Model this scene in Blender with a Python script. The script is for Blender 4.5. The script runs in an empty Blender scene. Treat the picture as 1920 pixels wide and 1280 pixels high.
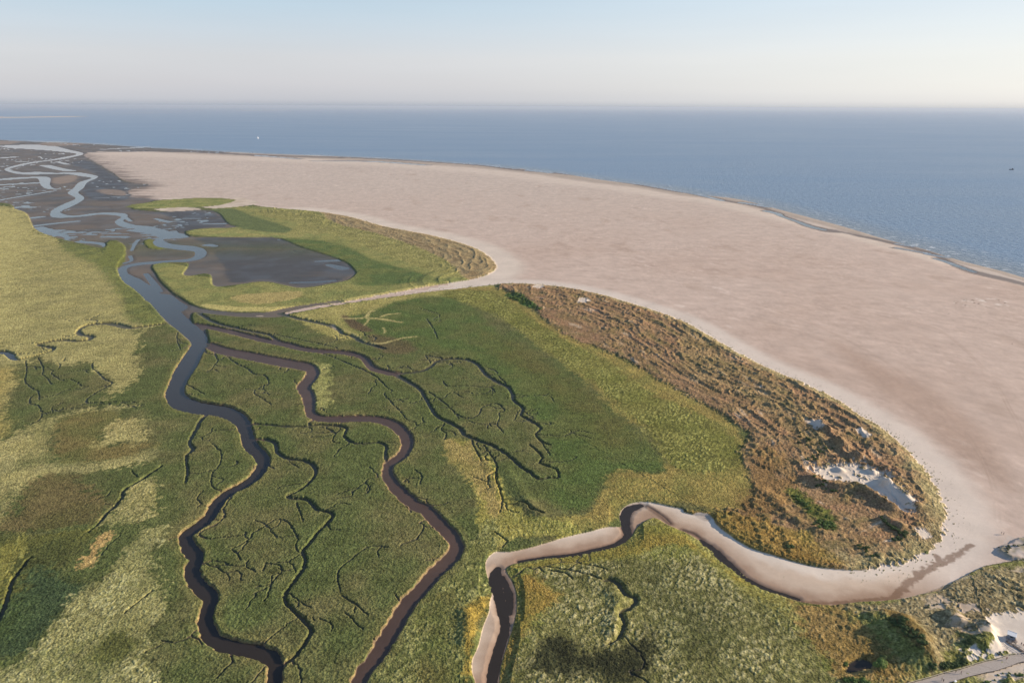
import bpy, bmesh, math, random
import numpy as np
from mathutils import Matrix, Vector
R = math.radians
sc = bpy.context.scene
col = sc.collection
# ------------------------------------------------------------------ camera
H = 250.0
F = 1280.0                      # focal length in pixels of the 1920 px wide photograph
PITCH = math.atan(440 / F)
ROLL = R(0.24)
cam_d = bpy.data.cameras.new('camera')
cam = bpy.data.objects.new('camera', cam_d); col.objects.link(cam)
cam_d.sensor_width = 36; cam_d.lens = 24
cam_d.clip_start = 1; cam_d.clip_end = 500000
CM = Matrix.Translation((0, 0, H)) @ Matrix.Rotation(math.pi / 2 - PITCH, 4, 'X') @ Matrix.Rotation(ROLL, 4, 'Z')
cam.matrix_world = CM
sc.camera = cam
RM = np.array(CM.to_3x3())
def unproj(px, py, z=0.0):
    d = RM @ np.array([(px - 960) / F, -(py - 640) / F, -1.0])
    t = (z - H) / d[2]
    return d[0] * t, d[1] * t
def mpp(x, y):                  # metres per photo pixel across the view at a ground point
    return (y * math.cos(PITCH) + H * math.sin(PITCH)) / F
# ------------------------------------------------------------------ sky and sun
SUN_EL, SUN_AZ = R(17), R(7)    # the sun stands to the right (+X), a little beyond
w = bpy.data.worlds.new('World'); sc.world = w; w.use_nodes = True
nt = w.node_tree; nt.nodes.clear()
out = nt.nodes.new('ShaderNodeOutputWorld'); bg = nt.nodes.new('ShaderNodeBackground')
sky = nt.nodes.new('ShaderNodeTexSky'); sky.sky_type = 'NISHITA'; sky.sun_disc = False
sky.sun_elevation = SUN_EL; sky.sun_rotation = R(90) - SUN_AZ
sky.altitude = 0; sky.air_density = 1.0; sky.dust_density = 0.6; sky.ozone_density = 1.2
# thin bright haze low over the sea, paler towards the sun: a gradient by elevation and azimuth over the clear sky
def wn_(t, **k):
    o = nt.nodes.new(t)
    for a_, b_ in k.items(): setattr(o, a_, b_)
    return o
wtc = wn_('ShaderNodeTexCoord'); wsx = wn_('ShaderNodeSeparateXYZ'); nt.links.new(wtc.outputs['Generated'], wsx.inputs[0])
def ramp(src, stops, interp='EASE'):
    r_ = wn_('ShaderNodeValToRGB'); r_.color_ramp.interpolation = 'LINEAR'
    while len(r_.color_ramp.elements) < len(stops): r_.color_ramp.elements.new(0.5)
    for e_, (p_, c_) in zip(r_.color_ramp.elements, stops): e_.position = p_; e_.color = tuple(c_) + (1,)
    nt.links.new(src, r_.inputs[0]); return r_.outputs[0]
def skc(r, g, b):               # displayed sky colour -> radiance before strength and exposure
    return [(((v / 255 + 0.055) / 1.055) ** 2.4) / EXPO for v in (r, g, b)]
EXPO = 2 ** 0.85
left = ramp(wsx.outputs['Z'], [(0.0, skc(158, 170, 190)), (0.007, skc(188, 192, 206)), (0.028, skc(198, 198, 209)), (0.06, skc(206, 206, 214)), (0.12, skc(190, 208, 223)), (0.2, skc(172, 199, 222)), (0.5, skc(112, 146, 190)), (1.0, skc(74, 108, 158))])
right = ramp(wsx.outputs['Z'], [(0.0, skc(196, 202, 212)), (0.007, skc(226, 228, 232)), (0.022, skc(234, 235, 236)), (0.06, skc(238, 238, 238)), (0.12, skc(226, 233, 240)), (0.2, skc(202, 220, 236)), (0.5, skc(130, 160, 200)), (1.0, skc(80, 114, 162))])
azr = wn_('ShaderNodeMapRange', interpolation_type='SMOOTHSTEP'); azr.inputs['From Min'].default_value = -0.45; azr.inputs['From Max'].default_value = 0.95
nt.links.new(wsx.outputs['X'], azr.inputs['Value'])
wmx = wn_('ShaderNodeMix', data_type='RGBA'); nt.links.new(azr.outputs[0], wmx.inputs['Factor']); nt.links.new(left, wmx.inputs['A']); nt.links.new(right, wmx.inputs['B'])
cmap = wn_('ShaderNodeMapping'); cmap.inputs['Scale'].default_value = (1.6, 1.6, 22); nt.links.new(wtc.outputs['Generated'], cmap.inputs['Vector'])
cno = wn_('ShaderNodeTexNoise'); cno.inputs['Scale'].default_value = 1.3; cno.inputs['Detail'].default_value = 5; nt.links.new(cmap.outputs[0], cno.inputs['Vector'])
cma = wn_('ShaderNodeMath', operation='MULTIPLY_ADD'); cma.inputs[1].default_value = 1.3; cma.inputs[2].default_value = 10.0; nt.links.new(cno.outputs['Fac'], cma.inputs[0])
wsc = wn_('ShaderNodeVectorMath', operation='SCALE'); nt.links.new(cma.outputs[0], wsc.inputs['Scale']); nt.links.new(wmx.outputs['Result'], wsc.inputs[0])
wfm = wn_('ShaderNodeMix', data_type='RGBA'); wfm.inputs['Factor'].default_value = 0.85
nt.links.new(sky.outputs[0], wfm.inputs['A']); nt.links.new(wsc.outputs[0], wfm.inputs['B'])
bg.inputs['Strength'].default_value = 0.10
nt.links.new(wfm.outputs['Result'], bg.inputs[0]); nt.links.new(bg.outputs[0], out.inputs[0])
sd_ = bpy.data.lights.new('sun', 'SUN'); sd_.energy = 5.0; sd_.angle = R(0.6); sd_.color = (1.0, 0.85, 0.67)
sun = bpy.data.objects.new('sun', sd_); col.objects.link(sun)
sdir = Vector((math.cos(SUN_EL) * math.cos(SUN_AZ), math.cos(SUN_EL) * math.sin(SUN_AZ), math.sin(SUN_EL)))
sun.rotation_euler = sdir.to_track_quat('Z', 'Y').to_euler(); sun.location = (0, 0, 400)
sc.view_settings.view_transform = 'Standard'; sc.view_settings.look = 'None'
sc.view_settings.exposure = 0.85; sc.view_settings.gamma = 1
# ------------------------------------------------------------------ helpers
def tag(o, label=None, cat=None, group=None, kind=None):
    if label: o['label'] = label
    if cat: o['category'] = cat
    if group: o['group'] = group
    if kind: o['kind'] = kind
    return o
def lin(c):
    c = np.array(c, float) / 255
    return np.where(c <= 0.04045, c / 12.92, ((c + 0.055) / 1.055) ** 2.4)
ALB = 0.80
def alb(c): return (lin(c) * ALB).astype(np.float32)
# ---- numpy noise
_rs = np.random.RandomState(7)
_T = 8192
_ang = _rs.rand(_T).astype(np.float32) * 6.2831853
_GX, _GY, _RV = np.cos(_ang), np.sin(_ang), _rs.rand(_T).astype(np.float32)
def _i(ix, iy, seed):
    n = ix * 73856093 ^ (iy + seed * 131) * 19349663
    return (n ^ (n >> 11)) & (_T - 1)
def _h(ix, iy, seed): return _RV[_i(ix.astype(np.int64), iy.astype(np.int64), seed)]
def pn(x, y, seed=0):           # gradient noise about -1..1
    x0 = np.floor(x); y0 = np.floor(y)
    fx = (x - x0).astype(np.float32); fy = (y - y0).astype(np.float32)
    x0 = x0.astype(np.int64); y0 = y0.astype(np.int64)
    ux = fx * fx * (3 - 2 * fx); uy = fy * fy * (3 - 2 * fy)
    def g(dx, dy):
        i = _i(x0 + dx, y0 + dy, seed)
        return _GX[i] * (fx - dx) + _GY[i] * (fy - dy)
    a = g(0, 0); b = g(0, 1)
    a += (g(1, 0) - a) * ux; b += (g(1, 1) - b) * ux
    return (a + (b - a) * uy) * 1.5
def fbm(x, y, s, o=3, seed=0, gain=0.5):
    t = 0; a = 1.0; n = 0
    for k in range(o):
        t = t + a * pn(x / s + 17.3 * k, y / s - 9.1 * k, seed + k * 7); n += a; a *= gain; s = s / 2.03
    return t / n
def worley(x, y, s, seed=0):    # distance to nearest jittered cell centre and that cell's random value
    x = x / s; y = y / s
    ix = np.floor(x); iy = np.floor(y)
    best = np.full(x.shape, 9.0, np.float32); rnd = np.zeros(x.shape, np.float32)
    for dx in (-1, 0, 1):
        for dy in (-1, 0, 1):
            cx, cy = ix + dx, iy + dy
            px = cx + _h(cx, cy, seed); py = cy + _h(cx, cy, seed + 5)
            d = np.hypot(px - x, py - y).astype(np.float32)
            m = d < best
            best = np.where(m, d, best); rnd = np.where(m, _h(cx, cy, seed + 9), rnd)
    return best, rnd
def sstep(a, b, x):
    t = np.clip((x - a) / (b - a), 0, 1); return t * t * (3 - 2 * t)
# ------------------------------------------------------------------ the map: outlines read off the photograph and laid on the ground
TILE = dict(A=(0, 160), B=(640, 160), C=(1280, 160), D=(0, 540), E=(640, 540), F=(1280, 540), G=(0, 853), H=(640, 853), I=(1280, 853))
def pts(s, n=2):                # "A x,y[,w] x,y ..." tile letters may switch inside the string; P = whole-photo pixels
    o = []; q = []; ox = oy = 0; k = 1.0; o_w = 1
    for t in s.split():
        if t == 'P': ox = oy = 0; k = 1.0; continue
        if t in TILE: ox, oy = TILE[t]; k = 1 / 3; continue
        v = [float(e) for e in t.split(',')]
        if len(v) > 2: o_w = v[2]
        q.append((ox + v[0] * k, max(oy + v[1] * k, 214), o_w * k))
    for i, (px, py, w_) in enumerate(q):
        x, y = unproj(px, py)
        if n == 2: o.append((x, y)); continue
        a_, b_ = q[max(i - 1, 0)], q[min(i + 1, len(q) - 1)]; dx, dy = b_[0] - a_[0], b_[1] - a_[1]; L = math.hypot(dx, dy) + 1e-9
        sn = H / math.hypot(y, H)            # sine of the viewing depression: ground lying across the view is foreshortened by it
        o.append((x, y, w_ * mpp(x, y) / math.sqrt((sn * dx / L) ** 2 + (dy / L) ** 2)))
    return np.array(o)
def spline(P, closed=False, sub=5):
    n = len(P); out_ = []
    rng = range(n if closed else n - 1)
    for i in rng:
        p0 = P[(i - 1) % n] if closed or i > 0 else P[0]
        p1 = P[i]; p2 = P[(i + 1) % n]
        p3 = P[(i + 2) % n] if closed or i + 2 < n else P[n - 1]
        for j in range(sub):
            t = j / sub
            q = 0.5 * ((2 * p1) + (-p0 + p2) * t + (2 * p0 - 5 * p1 + 4 * p2 - p3) * t * t + (-p0 + 3 * p1 - 3 * p2 + p3) * t ** 3)
            if P.shape[1] > 2: q[2] = p1[2] * (1 - t) + p2[2] * t
            out_.append(q)
    if not closed: out_.append(P[-1])
    return np.array(out_)
# ---- terrain grid: a sheet whose cells grow with distance
QUAL = 1.0
NX, NY = int(1900 * QUAL), int(1120 * QUAL)
ui = np.linspace(-1, 1, NX); uu = np.where(np.abs(ui) < 0.9, ui / 0.9 * 1.06, np.sign(ui) * (1.06 + (np.abs(ui) - 0.9) * 9.0))
vv = np.concatenate([np.linspace(1480, 262, NY - 40), np.linspace(261.4, 228, 40)])
def vy(v):
    b = math.pi * 0 + np.arctan((v - 640) / F) + PITCH
    return H / np.tan(b)
YR = vy(vv)
X = (uu[None, :] * 0.75 * (YR[:, None] * math.cos(PITCH) + H * math.sin(PITCH))).astype(np.float32)
Y = np.repeat(YR[:, None], NX, 1).astype(np.float32)
MP = ((Y * math.cos(PITCH) + H * math.sin(PITCH)) / F).astype(np.float32)   # metres per photo px
SP = (MP * np.hypot(Y, H) / H).astype(np.float32)                            # metres of ground per photo px down the view
SPC = MP * 1.2 / QUAL                                                              # cell size
CS = 4
ci = np.arange(0, NY, CS); ci = np.append(ci, NY - 1) if ci[-1] != NY - 1 else ci
cj = np.arange(0, NX, CS); cj = np.append(cj, NX - 1) if cj[-1] != NX - 1 else cj
Xc = X[np.ix_(ci, cj)].astype(np.float64); Yc = Y[np.ix_(ci, cj)].astype(np.float64)
ti = np.interp(np.arange(NY), ci, np.arange(len(ci))); tj = np.interp(np.arange(NX), cj, np.arange(len(cj)))
i0 = np.minimum(ti.astype(int), len(ci) - 2); j0 = np.minimum(tj.astype(int), len(cj) - 2)
fi = (ti - i0)[:, None].astype(np.float32); fj = (tj - j0)[None, :].astype(np.float32)
def up(C):
    C = C.astype(np.float32)
    a = C[i0] * (1 - fi) + C[i0 + 1] * fi
    return a[:, j0] * (1 - fj) + a[:, j0 + 1] * fj
def sdpoly(P):                  # signed distance, positive inside (coarse, then interpolated)
    n = len(P); d2 = np.full(Xc.shape, 1e18); ins = np.zeros(Xc.shape, bool)
    for k in range(n):
        ax, ay = P[k][:2]; bx, by = P[(k + 1) % n][:2]
        ex, ey = bx - ax, by - ay
        t = np.clip(((Xc - ax) * ex + (Yc - ay) * ey) / (ex * ex + ey * ey + 1e-9), 0, 1)
        d2 = np.minimum(d2, (Xc - ax - t * ex) ** 2 + (Yc - ay - t * ey) ** 2)
        c = ((ay > Yc) != (by > Yc)) & (Xc < (bx - ax) * (Yc - ay) / (by - ay + 1e-12) + ax)
        ins ^= c
    d = np.sqrt(d2)
    return up(np.where(ins, d, -d))
def sline(P):                   # arc length and signed distance (left of travel positive) to a polyline
    best = np.full(Xc.shape, 1e18); S = np.zeros(Xc.shape); D = np.zeros(Xc.shape); acc = 0
    for k in range(len(P) - 1):
        ax, ay = P[k][:2]; bx, by = P[k + 1][:2]; ex, ey = bx - ax, by - ay; L = math.hypot(ex, ey) + 1e-9
        t = np.clip(((Xc - ax) * ex + (Yc - ay) * ey) / (L * L), 0, 1)
        d2 = (Xc - ax - t * ex) ** 2 + (Yc - ay - t * ey) ** 2
        m = d2 < best
        best = np.where(m, d2, best); S = np.where(m, acc + t * L, S)
        sg = np.sign(ex * (Yc - ay) - ey * (Xc - ax)); D = np.where(m, np.sqrt(d2) * sg, D); acc += L
    return up(S), up(D)
nA = fbm(X, Y, 60, 3, 1); nB = fbm(X, Y, 14, 3, 2); nC = fbm(X, Y, 4, 2, 3)
nE = nA * 0.6 + nB * 0.8 + nC * 0.8 + 0.6 * fbm(X, Y, 1.8, 2, 4); nV = nA * 0.8 + nB * 1.3 + nC * 1.1 + 0.8 * fbm(X, Y, 1.8, 2, 4)
PXF = np.sqrt(MP * 0.45)   #                     # edge wobble
def mask(s, amp=3.0, soft=2.0, closed_spline=True):     # amp and soft in photo pixels, turned into metres on the ground
    P = pts(s) if isinstance(s, str) else s
    if closed_spline: P = spline(P, True, 3)
    d = sdpoly(P)
    if amp >= 3: return sstep(-soft * 1.8, soft * 1.8, d / PXF + nV * amp * 1.9), d
    return sstep(-soft, soft, d / MP + nE * amp), d
Z = (1.55 + 0.25 * nA).astype(np.float32)
COL = np.empty(X.shape + (3,), np.float32)
TCOL = np.empty_like(COL)
TUS = np.zeros_like(Z); WET = np.zeros_like(Z); SAND = np.zeros_like(Z); SHR = np.zeros_like(Z)
mott = sstep(-0.25, 0.45, fbm(X, Y, 45, 4, 11))[..., None]
mott2 = sstep(.05, .4, fbm(X, Y, 16, 3, 12))[..., None] * .5
COL[:] = alb((88, 97, 53)) * (1 - mott) + alb((108, 104, 64)) * mott
COL[:] = COL * (1 - mott2) + alb((76, 84, 44)) * mott2
TCOL[:] = alb((120, 118, 74)); TUS[:] = 0.16
def paint(m, c, c2=None, tus=None, tcol=None, shr=None, s=35, seed=20):
    I = np.nonzero(m > 0.004)
    mi = m[I]; m3 = mi[:, None]
    cc = alb(c)
    if c2 is not None:
        q = sstep(-0.3, 0.4, fbm(X[I], Y[I], s, 3, seed))[:, None]
        cc = cc * (1 - q) + alb(c2) * q
    COL[I] = COL[I] * (1 - m3) + cc * m3
    t3 = alb(tcol) if tcol is not None else cc * 1.25
    TCOL[I] = TCOL[I] * (1 - m3) + t3 * m3
    for arr, v in ((TUS, tus), (SHR, shr)):
        if v is not None: arr[I] = arr[I] * (1 - mi) + v * mi
# ------------------------------------------------------------------ left marsh
PALE, PALT = (160, 150, 92), (184, 172, 114)
PN = .35 + .65 * sstep(-.35, .2, fbm(X, Y, 34, 5, 14, .6))
PN2 = .7 + .3 * PN
L1 = mask('P -900,340 0,386 60,425 110,452 170,470 215,510 238,560 235,590 300,606 D 850,230 770,250 790,320 760,380 770,450 790,480 740,540 620,612 560,640 600,590 640,540 560,490 520,430 470,430 400,440 300,430 210,400 150,410 60,440 -900,460', 9, 3)[0]
paint(L1 * PN2, PALE, (146, 138, 86), 0.26, PALT)
paint(mask('A -900,640 0,690 60,700 150,790 180,860 120,1000 60,1150 80,1280 0,1420 -900,1420', 12, 18)[0] * 0.55, (182, 170, 104), None, 0.3, (196, 184, 124))
paint(mask('A 330,880 450,905 560,930 700,1080 780,1170 840,1240 850,1290 930,1330 860,1350 760,1330 700,1230 640,1130 500,1000 400,960', 8, 8)[0], (122, 124, 66), (104, 110, 60), 0.2)
paint(mask('D -300,440 60,470 30,620 20,760 60,830 0,860 -300,860', 6, 12)[0] * .8, (158, 140, 78), (140, 132, 76), 0.2)
L2 = mask('D 760,672 600,672 440,700 330,735 345,800 295,870 300,950 420,985 620,975 760,930 880,912 820,975 600,1018 430,1058 330,1070 240,1075 160,1140 120,1200 60,1280 0,1340 -500,1500 -500,860 0,850 100,800 230,760', 10, 3)[0]
paint(L2 * PN, PALE, (146, 140, 90), 0.34, PALT)
paint(mask('D 340,745 560,700 700,735 640,770 560,850 620,900 700,880 840,880 860,905 620,968 420,980 320,945 310,860', 8, 5)[0], (118, 106, 62), (106, 104, 58), 0.15)
paint(mask('D 600,800 640,765 760,730 830,750 820,830 760,900 700,870 560,905 590,850', 8, 3)[0] * PN, PALE, (150, 138, 84), 0.4, PALT)
paint(mask('G 60,290 150,180 250,130 400,110 500,200 600,260 560,360 500,400 380,420 250,440 100,440 -100,440 20,380', 10, 5)[0], (108, 97, 60), (94, 90, 52), 0.25)
paint(mask('G -600,470 100,470 300,440 500,420 560,470 480,560 400,620 330,690 420,705 500,712 480,780 420,840 300,970 200,1085 60,1150 -100,1180 -600,1190', 10, 5)[0], (78, 82, 44), (100, 100, 50), 0.25)
paint(mask('G 120,470 150,560 100,640 40,720 20,800 -80,760 -60,600 0,560', 8, 6)[0], (126, 120, 56), (110, 108, 52), 0.4, (150, 146, 80))
paint(mask('G 400,705 500,712 480,780 420,840 300,970 200,1085 60,1150 -600,1180 -600,800 40,820 150,640 250,620', 8, 6)[0], (62, 76, 48), (70, 84, 46), 0.3, (84, 98, 62))
paint(mask('G 780,175 870,140 890,185 860,250 865,330 790,390 640,400 560,395 640,330 700,260', 8, 3)[0] * PN, PALE, (146, 140, 84), 0.5, PALT)
paint(mask('G 940,420 955,450 900,520 865,600 885,700 880,760 940,775 930,870 860,1000 820,1100 840,1200 880,1290 860,1500 -600,1500 -600,1260 60,1200 180,1100 300,975 380,870 520,740 640,620 740,500 800,440', 9, 3)[0] * PN, (152, 146, 90), (134, 130, 76), 0.45, (186, 180, 126))
paint(mask('G 600,1040 720,1020 770,1085 700,1150 640,1170 570,1150', 6, 4)[0], (92, 94, 50), None, 0.2)
paint(mask('G 620,440 610,500 540,600 500,640 450,640 480,570 560,470', 6, 2)[0], (172, 142, 88), (160, 138, 84), 0.3)
paint(mask('D 1755,440 1800,430 1850,470 1840,560 1860,640 1830,690 1780,670 1760,590 1740,540 1770,500', 9, 5)[0] * .75, (150, 148, 84), None, 0.4, (176, 170, 106))
# ------------------------------------------------------------------ upper island
U0 = 'P 350,500 290,495 300,520 330,548 375,577 420,583 480,584 560,580 640,568 740,550 800,539 860,530 905,521 932,505 925,488 900,470 860,455 800,440 720,425 660,408 600,398 520,391 440,388 397,393 425,425 380,430 350,440 470,448 520,447 590,468 635,490 663,510 655,522 600,538 560,540 480,529 420,542 400,522 350,517'
mU, dU = mask(U0, 2, 1.5)
paint(mU, (140, 136, 78), (120, 124, 70), 0.25)
paint(mask('P 397,394 426,420 480,434 560,438 520,420 470,405 440,393', 2, 4)[0], (98, 108, 64), None, 0.15)
paint(mask('P 350,433 430,430 500,437 640,440 560,446 470,447 400,444', 1.5, 2)[0], (132, 136, 78), (150, 142, 84), 0.2)
paint(mask('P 520,450 580,450 640,460 700,488 770,508 806,522 780,532 700,538 662,533 668,513 640,494 590,470', 4, 6)[0], (88, 104, 56), (106, 112, 60), 0.15)
paint(mask('P 480,395 600,402 690,430 760,452 860,490 880,516 850,522 800,508 700,470 620,440 540,440 560,420 500,408', 4, 4)[0], (156, 150, 84), (140, 134, 76), 0.5, (178, 168, 104))
paint(mask('P 600,398 660,408 720,425 800,440 860,455 900,470 925,488 932,505 905,521 872,525 850,500 800,472 740,450 690,436 640,424 615,412', 4, 3)[0], (142, 120, 86), (160, 140, 100), 0.4, (172, 152, 110))
paint(mask('P 430,560 480,552 560,548 560,560 480,572', 3, 3)[0], (164, 148, 92), None, 0.2)
paint(mask('P 380,572 480,578 600,570 740,546 860,527 740,552 600,577 480,586 400,582', 1.5, 2)[0], (176, 164, 100), None, 0.2)
# ------------------------------------------------------------------ lower island
paint(mask('P 540,592 640,573 740,556 820,545 920,536 945,545 870,556 780,566 700,588 640,600 700,620 640,640 560,604', 4, 4)[0], (156, 146, 84), (140, 136, 74), 0.3, (172, 160, 98))
paint(mask('P 640,600 690,590 740,567 820,557 880,575 930,620 1000,690 1100,760 1180,810 1240,855 1245,890 1155,888 1120,940 1095,965 1050,955 1010,930 1040,890 1010,800 960,740 900,690 820,660 740,650 690,635', 5, 8)[0], (84, 99, 50), (96, 102, 55), 0.14)
paint(mask('P 900,620 960,640 1060,700 1160,780 1200,840 1120,840 1060,770 980,700 920,660', 8, 14)[0] * .8, (100, 96, 52), (88, 96, 48), 0.12)
paint(mask('P 690,630 760,640 780,660 720,665', 3, 6)[0] * .6, (104, 84, 62), None, 0.1)
paint(mask('P 640,590 690,615 700,625 660,618', 2, 4)[0] * .8, (96, 76, 58), None, 0.1)
OCH = mask('P 850,548 900,540 960,545 1020,600 1100,640 1200,690 1290,740 1370,790 1410,850 1420,900 1430,950 1400,968 1350,962 1280,945 1240,950 1180,940 1140,985 1060,1005 960,1012 930,1040 950,1000 1080,972 1095,965 1122,940 1155,888 1245,888 1225,820 1160,780 1100,720 1000,640 930,590', 5, 5)[0]
paint(OCH, (140, 124, 68), (122, 118, 62), 0.3, (170, 148, 80))
BAND = mask('P 830,552 900,545 950,560 1000,600 1060,640 1130,675 1220,740 1320,785 1385,830 1392,868 1340,885 1270,885 1240,850 1195,795 1120,730 1050,680 1000,640 940,600 880,572', 6, 5)[0]
paint(BAND, (118, 118, 52), (134, 128, 62), 0.75, (168, 164, 90))
FR = spline(pts('P 880,538 960,532 1040,537 1120,551 1200,574 1280,602 1350,641 1420,681 1500,716 1560,744 1620,782 1680,822 1730,872 1763,920 1781,965 1773,1010 1740,1042 1690,1063 1610,1072'), False, 4)
FS, FD = sline(FR); FT = -FD
DUN = mask('P 930,538 1000,531 1040,537 1120,551 1200,574 1280,602 1350,641 1420,681 1500,716 1560,744 1620,782 1680,822 1730,872 1763,920 1781,965 1773,1010 1740,1042 1690,1063 1610,1072 1540,1063 1460,1040 1390,1010 1330,985 1350,965 1410,950 1410,900 1390,850 1400,815 1340,770 1240,715 1150,665 1060,630 1010,590 980,560', 5, 4)[0]
paint(DUN, (145, 115, 84), (132, 108, 72), 0.25, (168, 138, 98), s=25)
dn = fbm(FS / 4.5, FT, 9, 4, 55, .6); dn2 = fbm(FS / 3, FT, 16, 3, 56)
for q_, cc_ in ((sstep(.08, .4, dn) * .6, (168, 140, 104)), (sstep(.05, .4, dn2) * .8, (150, 114, 84)), (sstep(.15, .45, -dn2) * .6, (118, 110, 66)), (sstep(.34, .5, dn + .25 * dn2) * .6, (206, 184, 158))):
    q_ = (q_ * DUN)[..., None]; COL = COL * (1 - q_) + alb(cc_) * q_
paint(mask('F 420,920 520,920 580,1000 540,1080 640,1080 560,1280 300,1280 400,1100 400,980', 6, 6)[0] * .8, (124, 96, 58), (140, 110, 66), 0.4)
paint(mask('I 0,330 120,330 300,340 480,390 560,420 700,450 760,520 900,600 800,630 600,600 420,540 250,460 180,390 60,345', 5, 5)[0], (134, 106, 52), (120, 110, 52), 0.35, (160, 132, 74))
paint(DUN * sstep(22, 3, FT + nB * 16) * sstep(-2, 2, FT), (160, 146, 102), (140, 122, 86), 0.45, (186, 172, 126))
paint(mask('F 0,130 60,230 280,420 480,520 640,640 700,780 860,930 760,940 600,820 400,660 200,560 0,470', 6, 6)[0] * .45, (118, 104, 64), (146, 126, 86), 0.5, (160, 142, 98))
paint(mask('I 600,195 680,225 740,290 830,335 865,400 850,440 790,420 700,350 640,300 600,240', 4, 4)[0], (78, 88, 38), (100, 102, 44), 0.5)
paint(mask('B 920,1180 1000,1180 1060,1220 1130,1265 1060,1260 980,1220', 3, 2)[0], (70, 96, 46), None, 0.5)
# straw ridge beside the middle creek
paint(mask('P 845,828 872,828 890,852 920,868 945,925 980,965 1040,985 1090,1000 1060,1012 1000,1008 940,1020 915,1045 900,1010 900,960 880,900 850,870 835,850', 5, 3)[0], (148, 138, 66), (132, 130, 62), 0.4, (170, 162, 92))
paint(mask('E 600,860 640,865 680,900 730,870 760,960 830,1010 860,1100 890,1190 900,1290 840,1290 800,1180 700,1060 610,980 580,930', 5, 4)[0], (152, 134, 78), (134, 124, 68), 0.25, (178, 156, 96))
paint(mask('H 850,370 880,430 870,520 810,600 810,680 850,770 720,850 690,960 700,1100 680,1290 230,1290 330,1080 480,850 600,720 690,600 740,490 790,430', 6, 4)[0], (122, 122, 66), (98, 104, 54), 0.5, (164, 160, 100))
paint(mask('H 500,800 640,800 660,900 620,1000 640,1290 420,1290 400,1100 460,950', 8, 8)[0] * .8, (92, 84, 46), (84, 92, 46), 0.3)
paint(mask('H 700,880 800,810 830,800 820,860 760,980 730,1080 720,1290 690,1290 700,1080', 4, 4)[0], (150, 128, 58), None, 0.25)
# ------------------------------------------------------------------ southern peninsula
S0s = 'H 930,640 1000,610 1150,580 1300,565 1450,535 1550,515 1620,470 1690,390 1770,360 1830,400 1900,430 I 0,430 60,465 130,505 230,585 300,645 380,705 450,755 530,780 650,825 750,845 850,850 1000,830 1120,825 1200,815 1350,785 1500,725 1600,685 1700,635 1850,610 1920,605 2600,500 2900,900 2900,1700 300,1700 H 850,1700 880,1200 930,1050 965,950 980,850 985,750 950,690 925,660'
mS, dS = mask(S0s, 1.2, 1.2)
paint(mS, (112, 116, 54), (124, 118, 58), 0.4, (156, 152, 92))
TS = mask('H 1000,680 1200,650 1500,600 1700,590 1920,600 I 100,560 300,750 450,850 520,960 700,1050 800,1200 800,1500 H 950,1500 950,1150 1050,1000 1200,850 1180,760', 9, 6)[0]
paint(TS, (130, 126, 70), (108, 106, 58), 0.6, (184, 174, 124), s=50)
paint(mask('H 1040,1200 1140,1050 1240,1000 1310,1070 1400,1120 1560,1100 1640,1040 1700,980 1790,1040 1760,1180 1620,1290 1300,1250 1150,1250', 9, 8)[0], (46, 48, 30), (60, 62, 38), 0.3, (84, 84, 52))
paint(mask('I -40,860 60,840 160,900 200,1010 180,1150 0,1180 H 1800,1100 1820,950', 12, 14)[0] * .6, (66, 70, 40), (84, 88, 50), 0.5, (120, 120, 76))
paint(mask('H 1700,650 1850,640 1880,800 1800,850 1720,760', 10, 12)[0] * .6, (70, 72, 42), None, 0.6, (130, 132, 84))
paint(mask('H 980,700 1100,680 1180,780 1260,800 1100,900 1020,1050 960,1180 900,1290 880,1200 940,1020 990,880', 5, 6)[0], (142, 118, 56), (124, 114, 52), 0.3, (168, 140, 76))
paint(mask('H 940,640 1150,590 1500,535 1640,480 1700,420 1800,390 1920,450 I 60,500 150,560 260,640 400,740 300,720 150,600 0,520 H 1850,520 1600,580 1300,620 1050,640', 4, 4)[0], (136, 120, 56), (120, 116, 54), 0.25)
paint(mask('I 560,800 700,840 850,860 950,900 1000,980 1100,1060 1200,1140 1250,1290 900,1290 800,1200 760,1120 680,1000 640,900', 8, 8)[0], (124, 102, 54), (138, 114, 66), 0.35, (160, 134, 84))
paint(mask('I 900,850 1100,840 1300,800 1500,730 1700,640 1920,620 2600,560 2600,1000 1600,1050 1500,1180 1400,1240 1340,1100 1200,950 1000,900', 6, 5)[0], (142, 126, 92), (128, 112, 80), 0.45, (172, 158, 118))
paint(mask('I 1130,900 1250,930 1350,1020 1380,1080 1330,1100 1430,1210 1300,1150 1180,1000', 6, 6)[0], (100, 84, 46), (116, 96, 54), 0.3)
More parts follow.
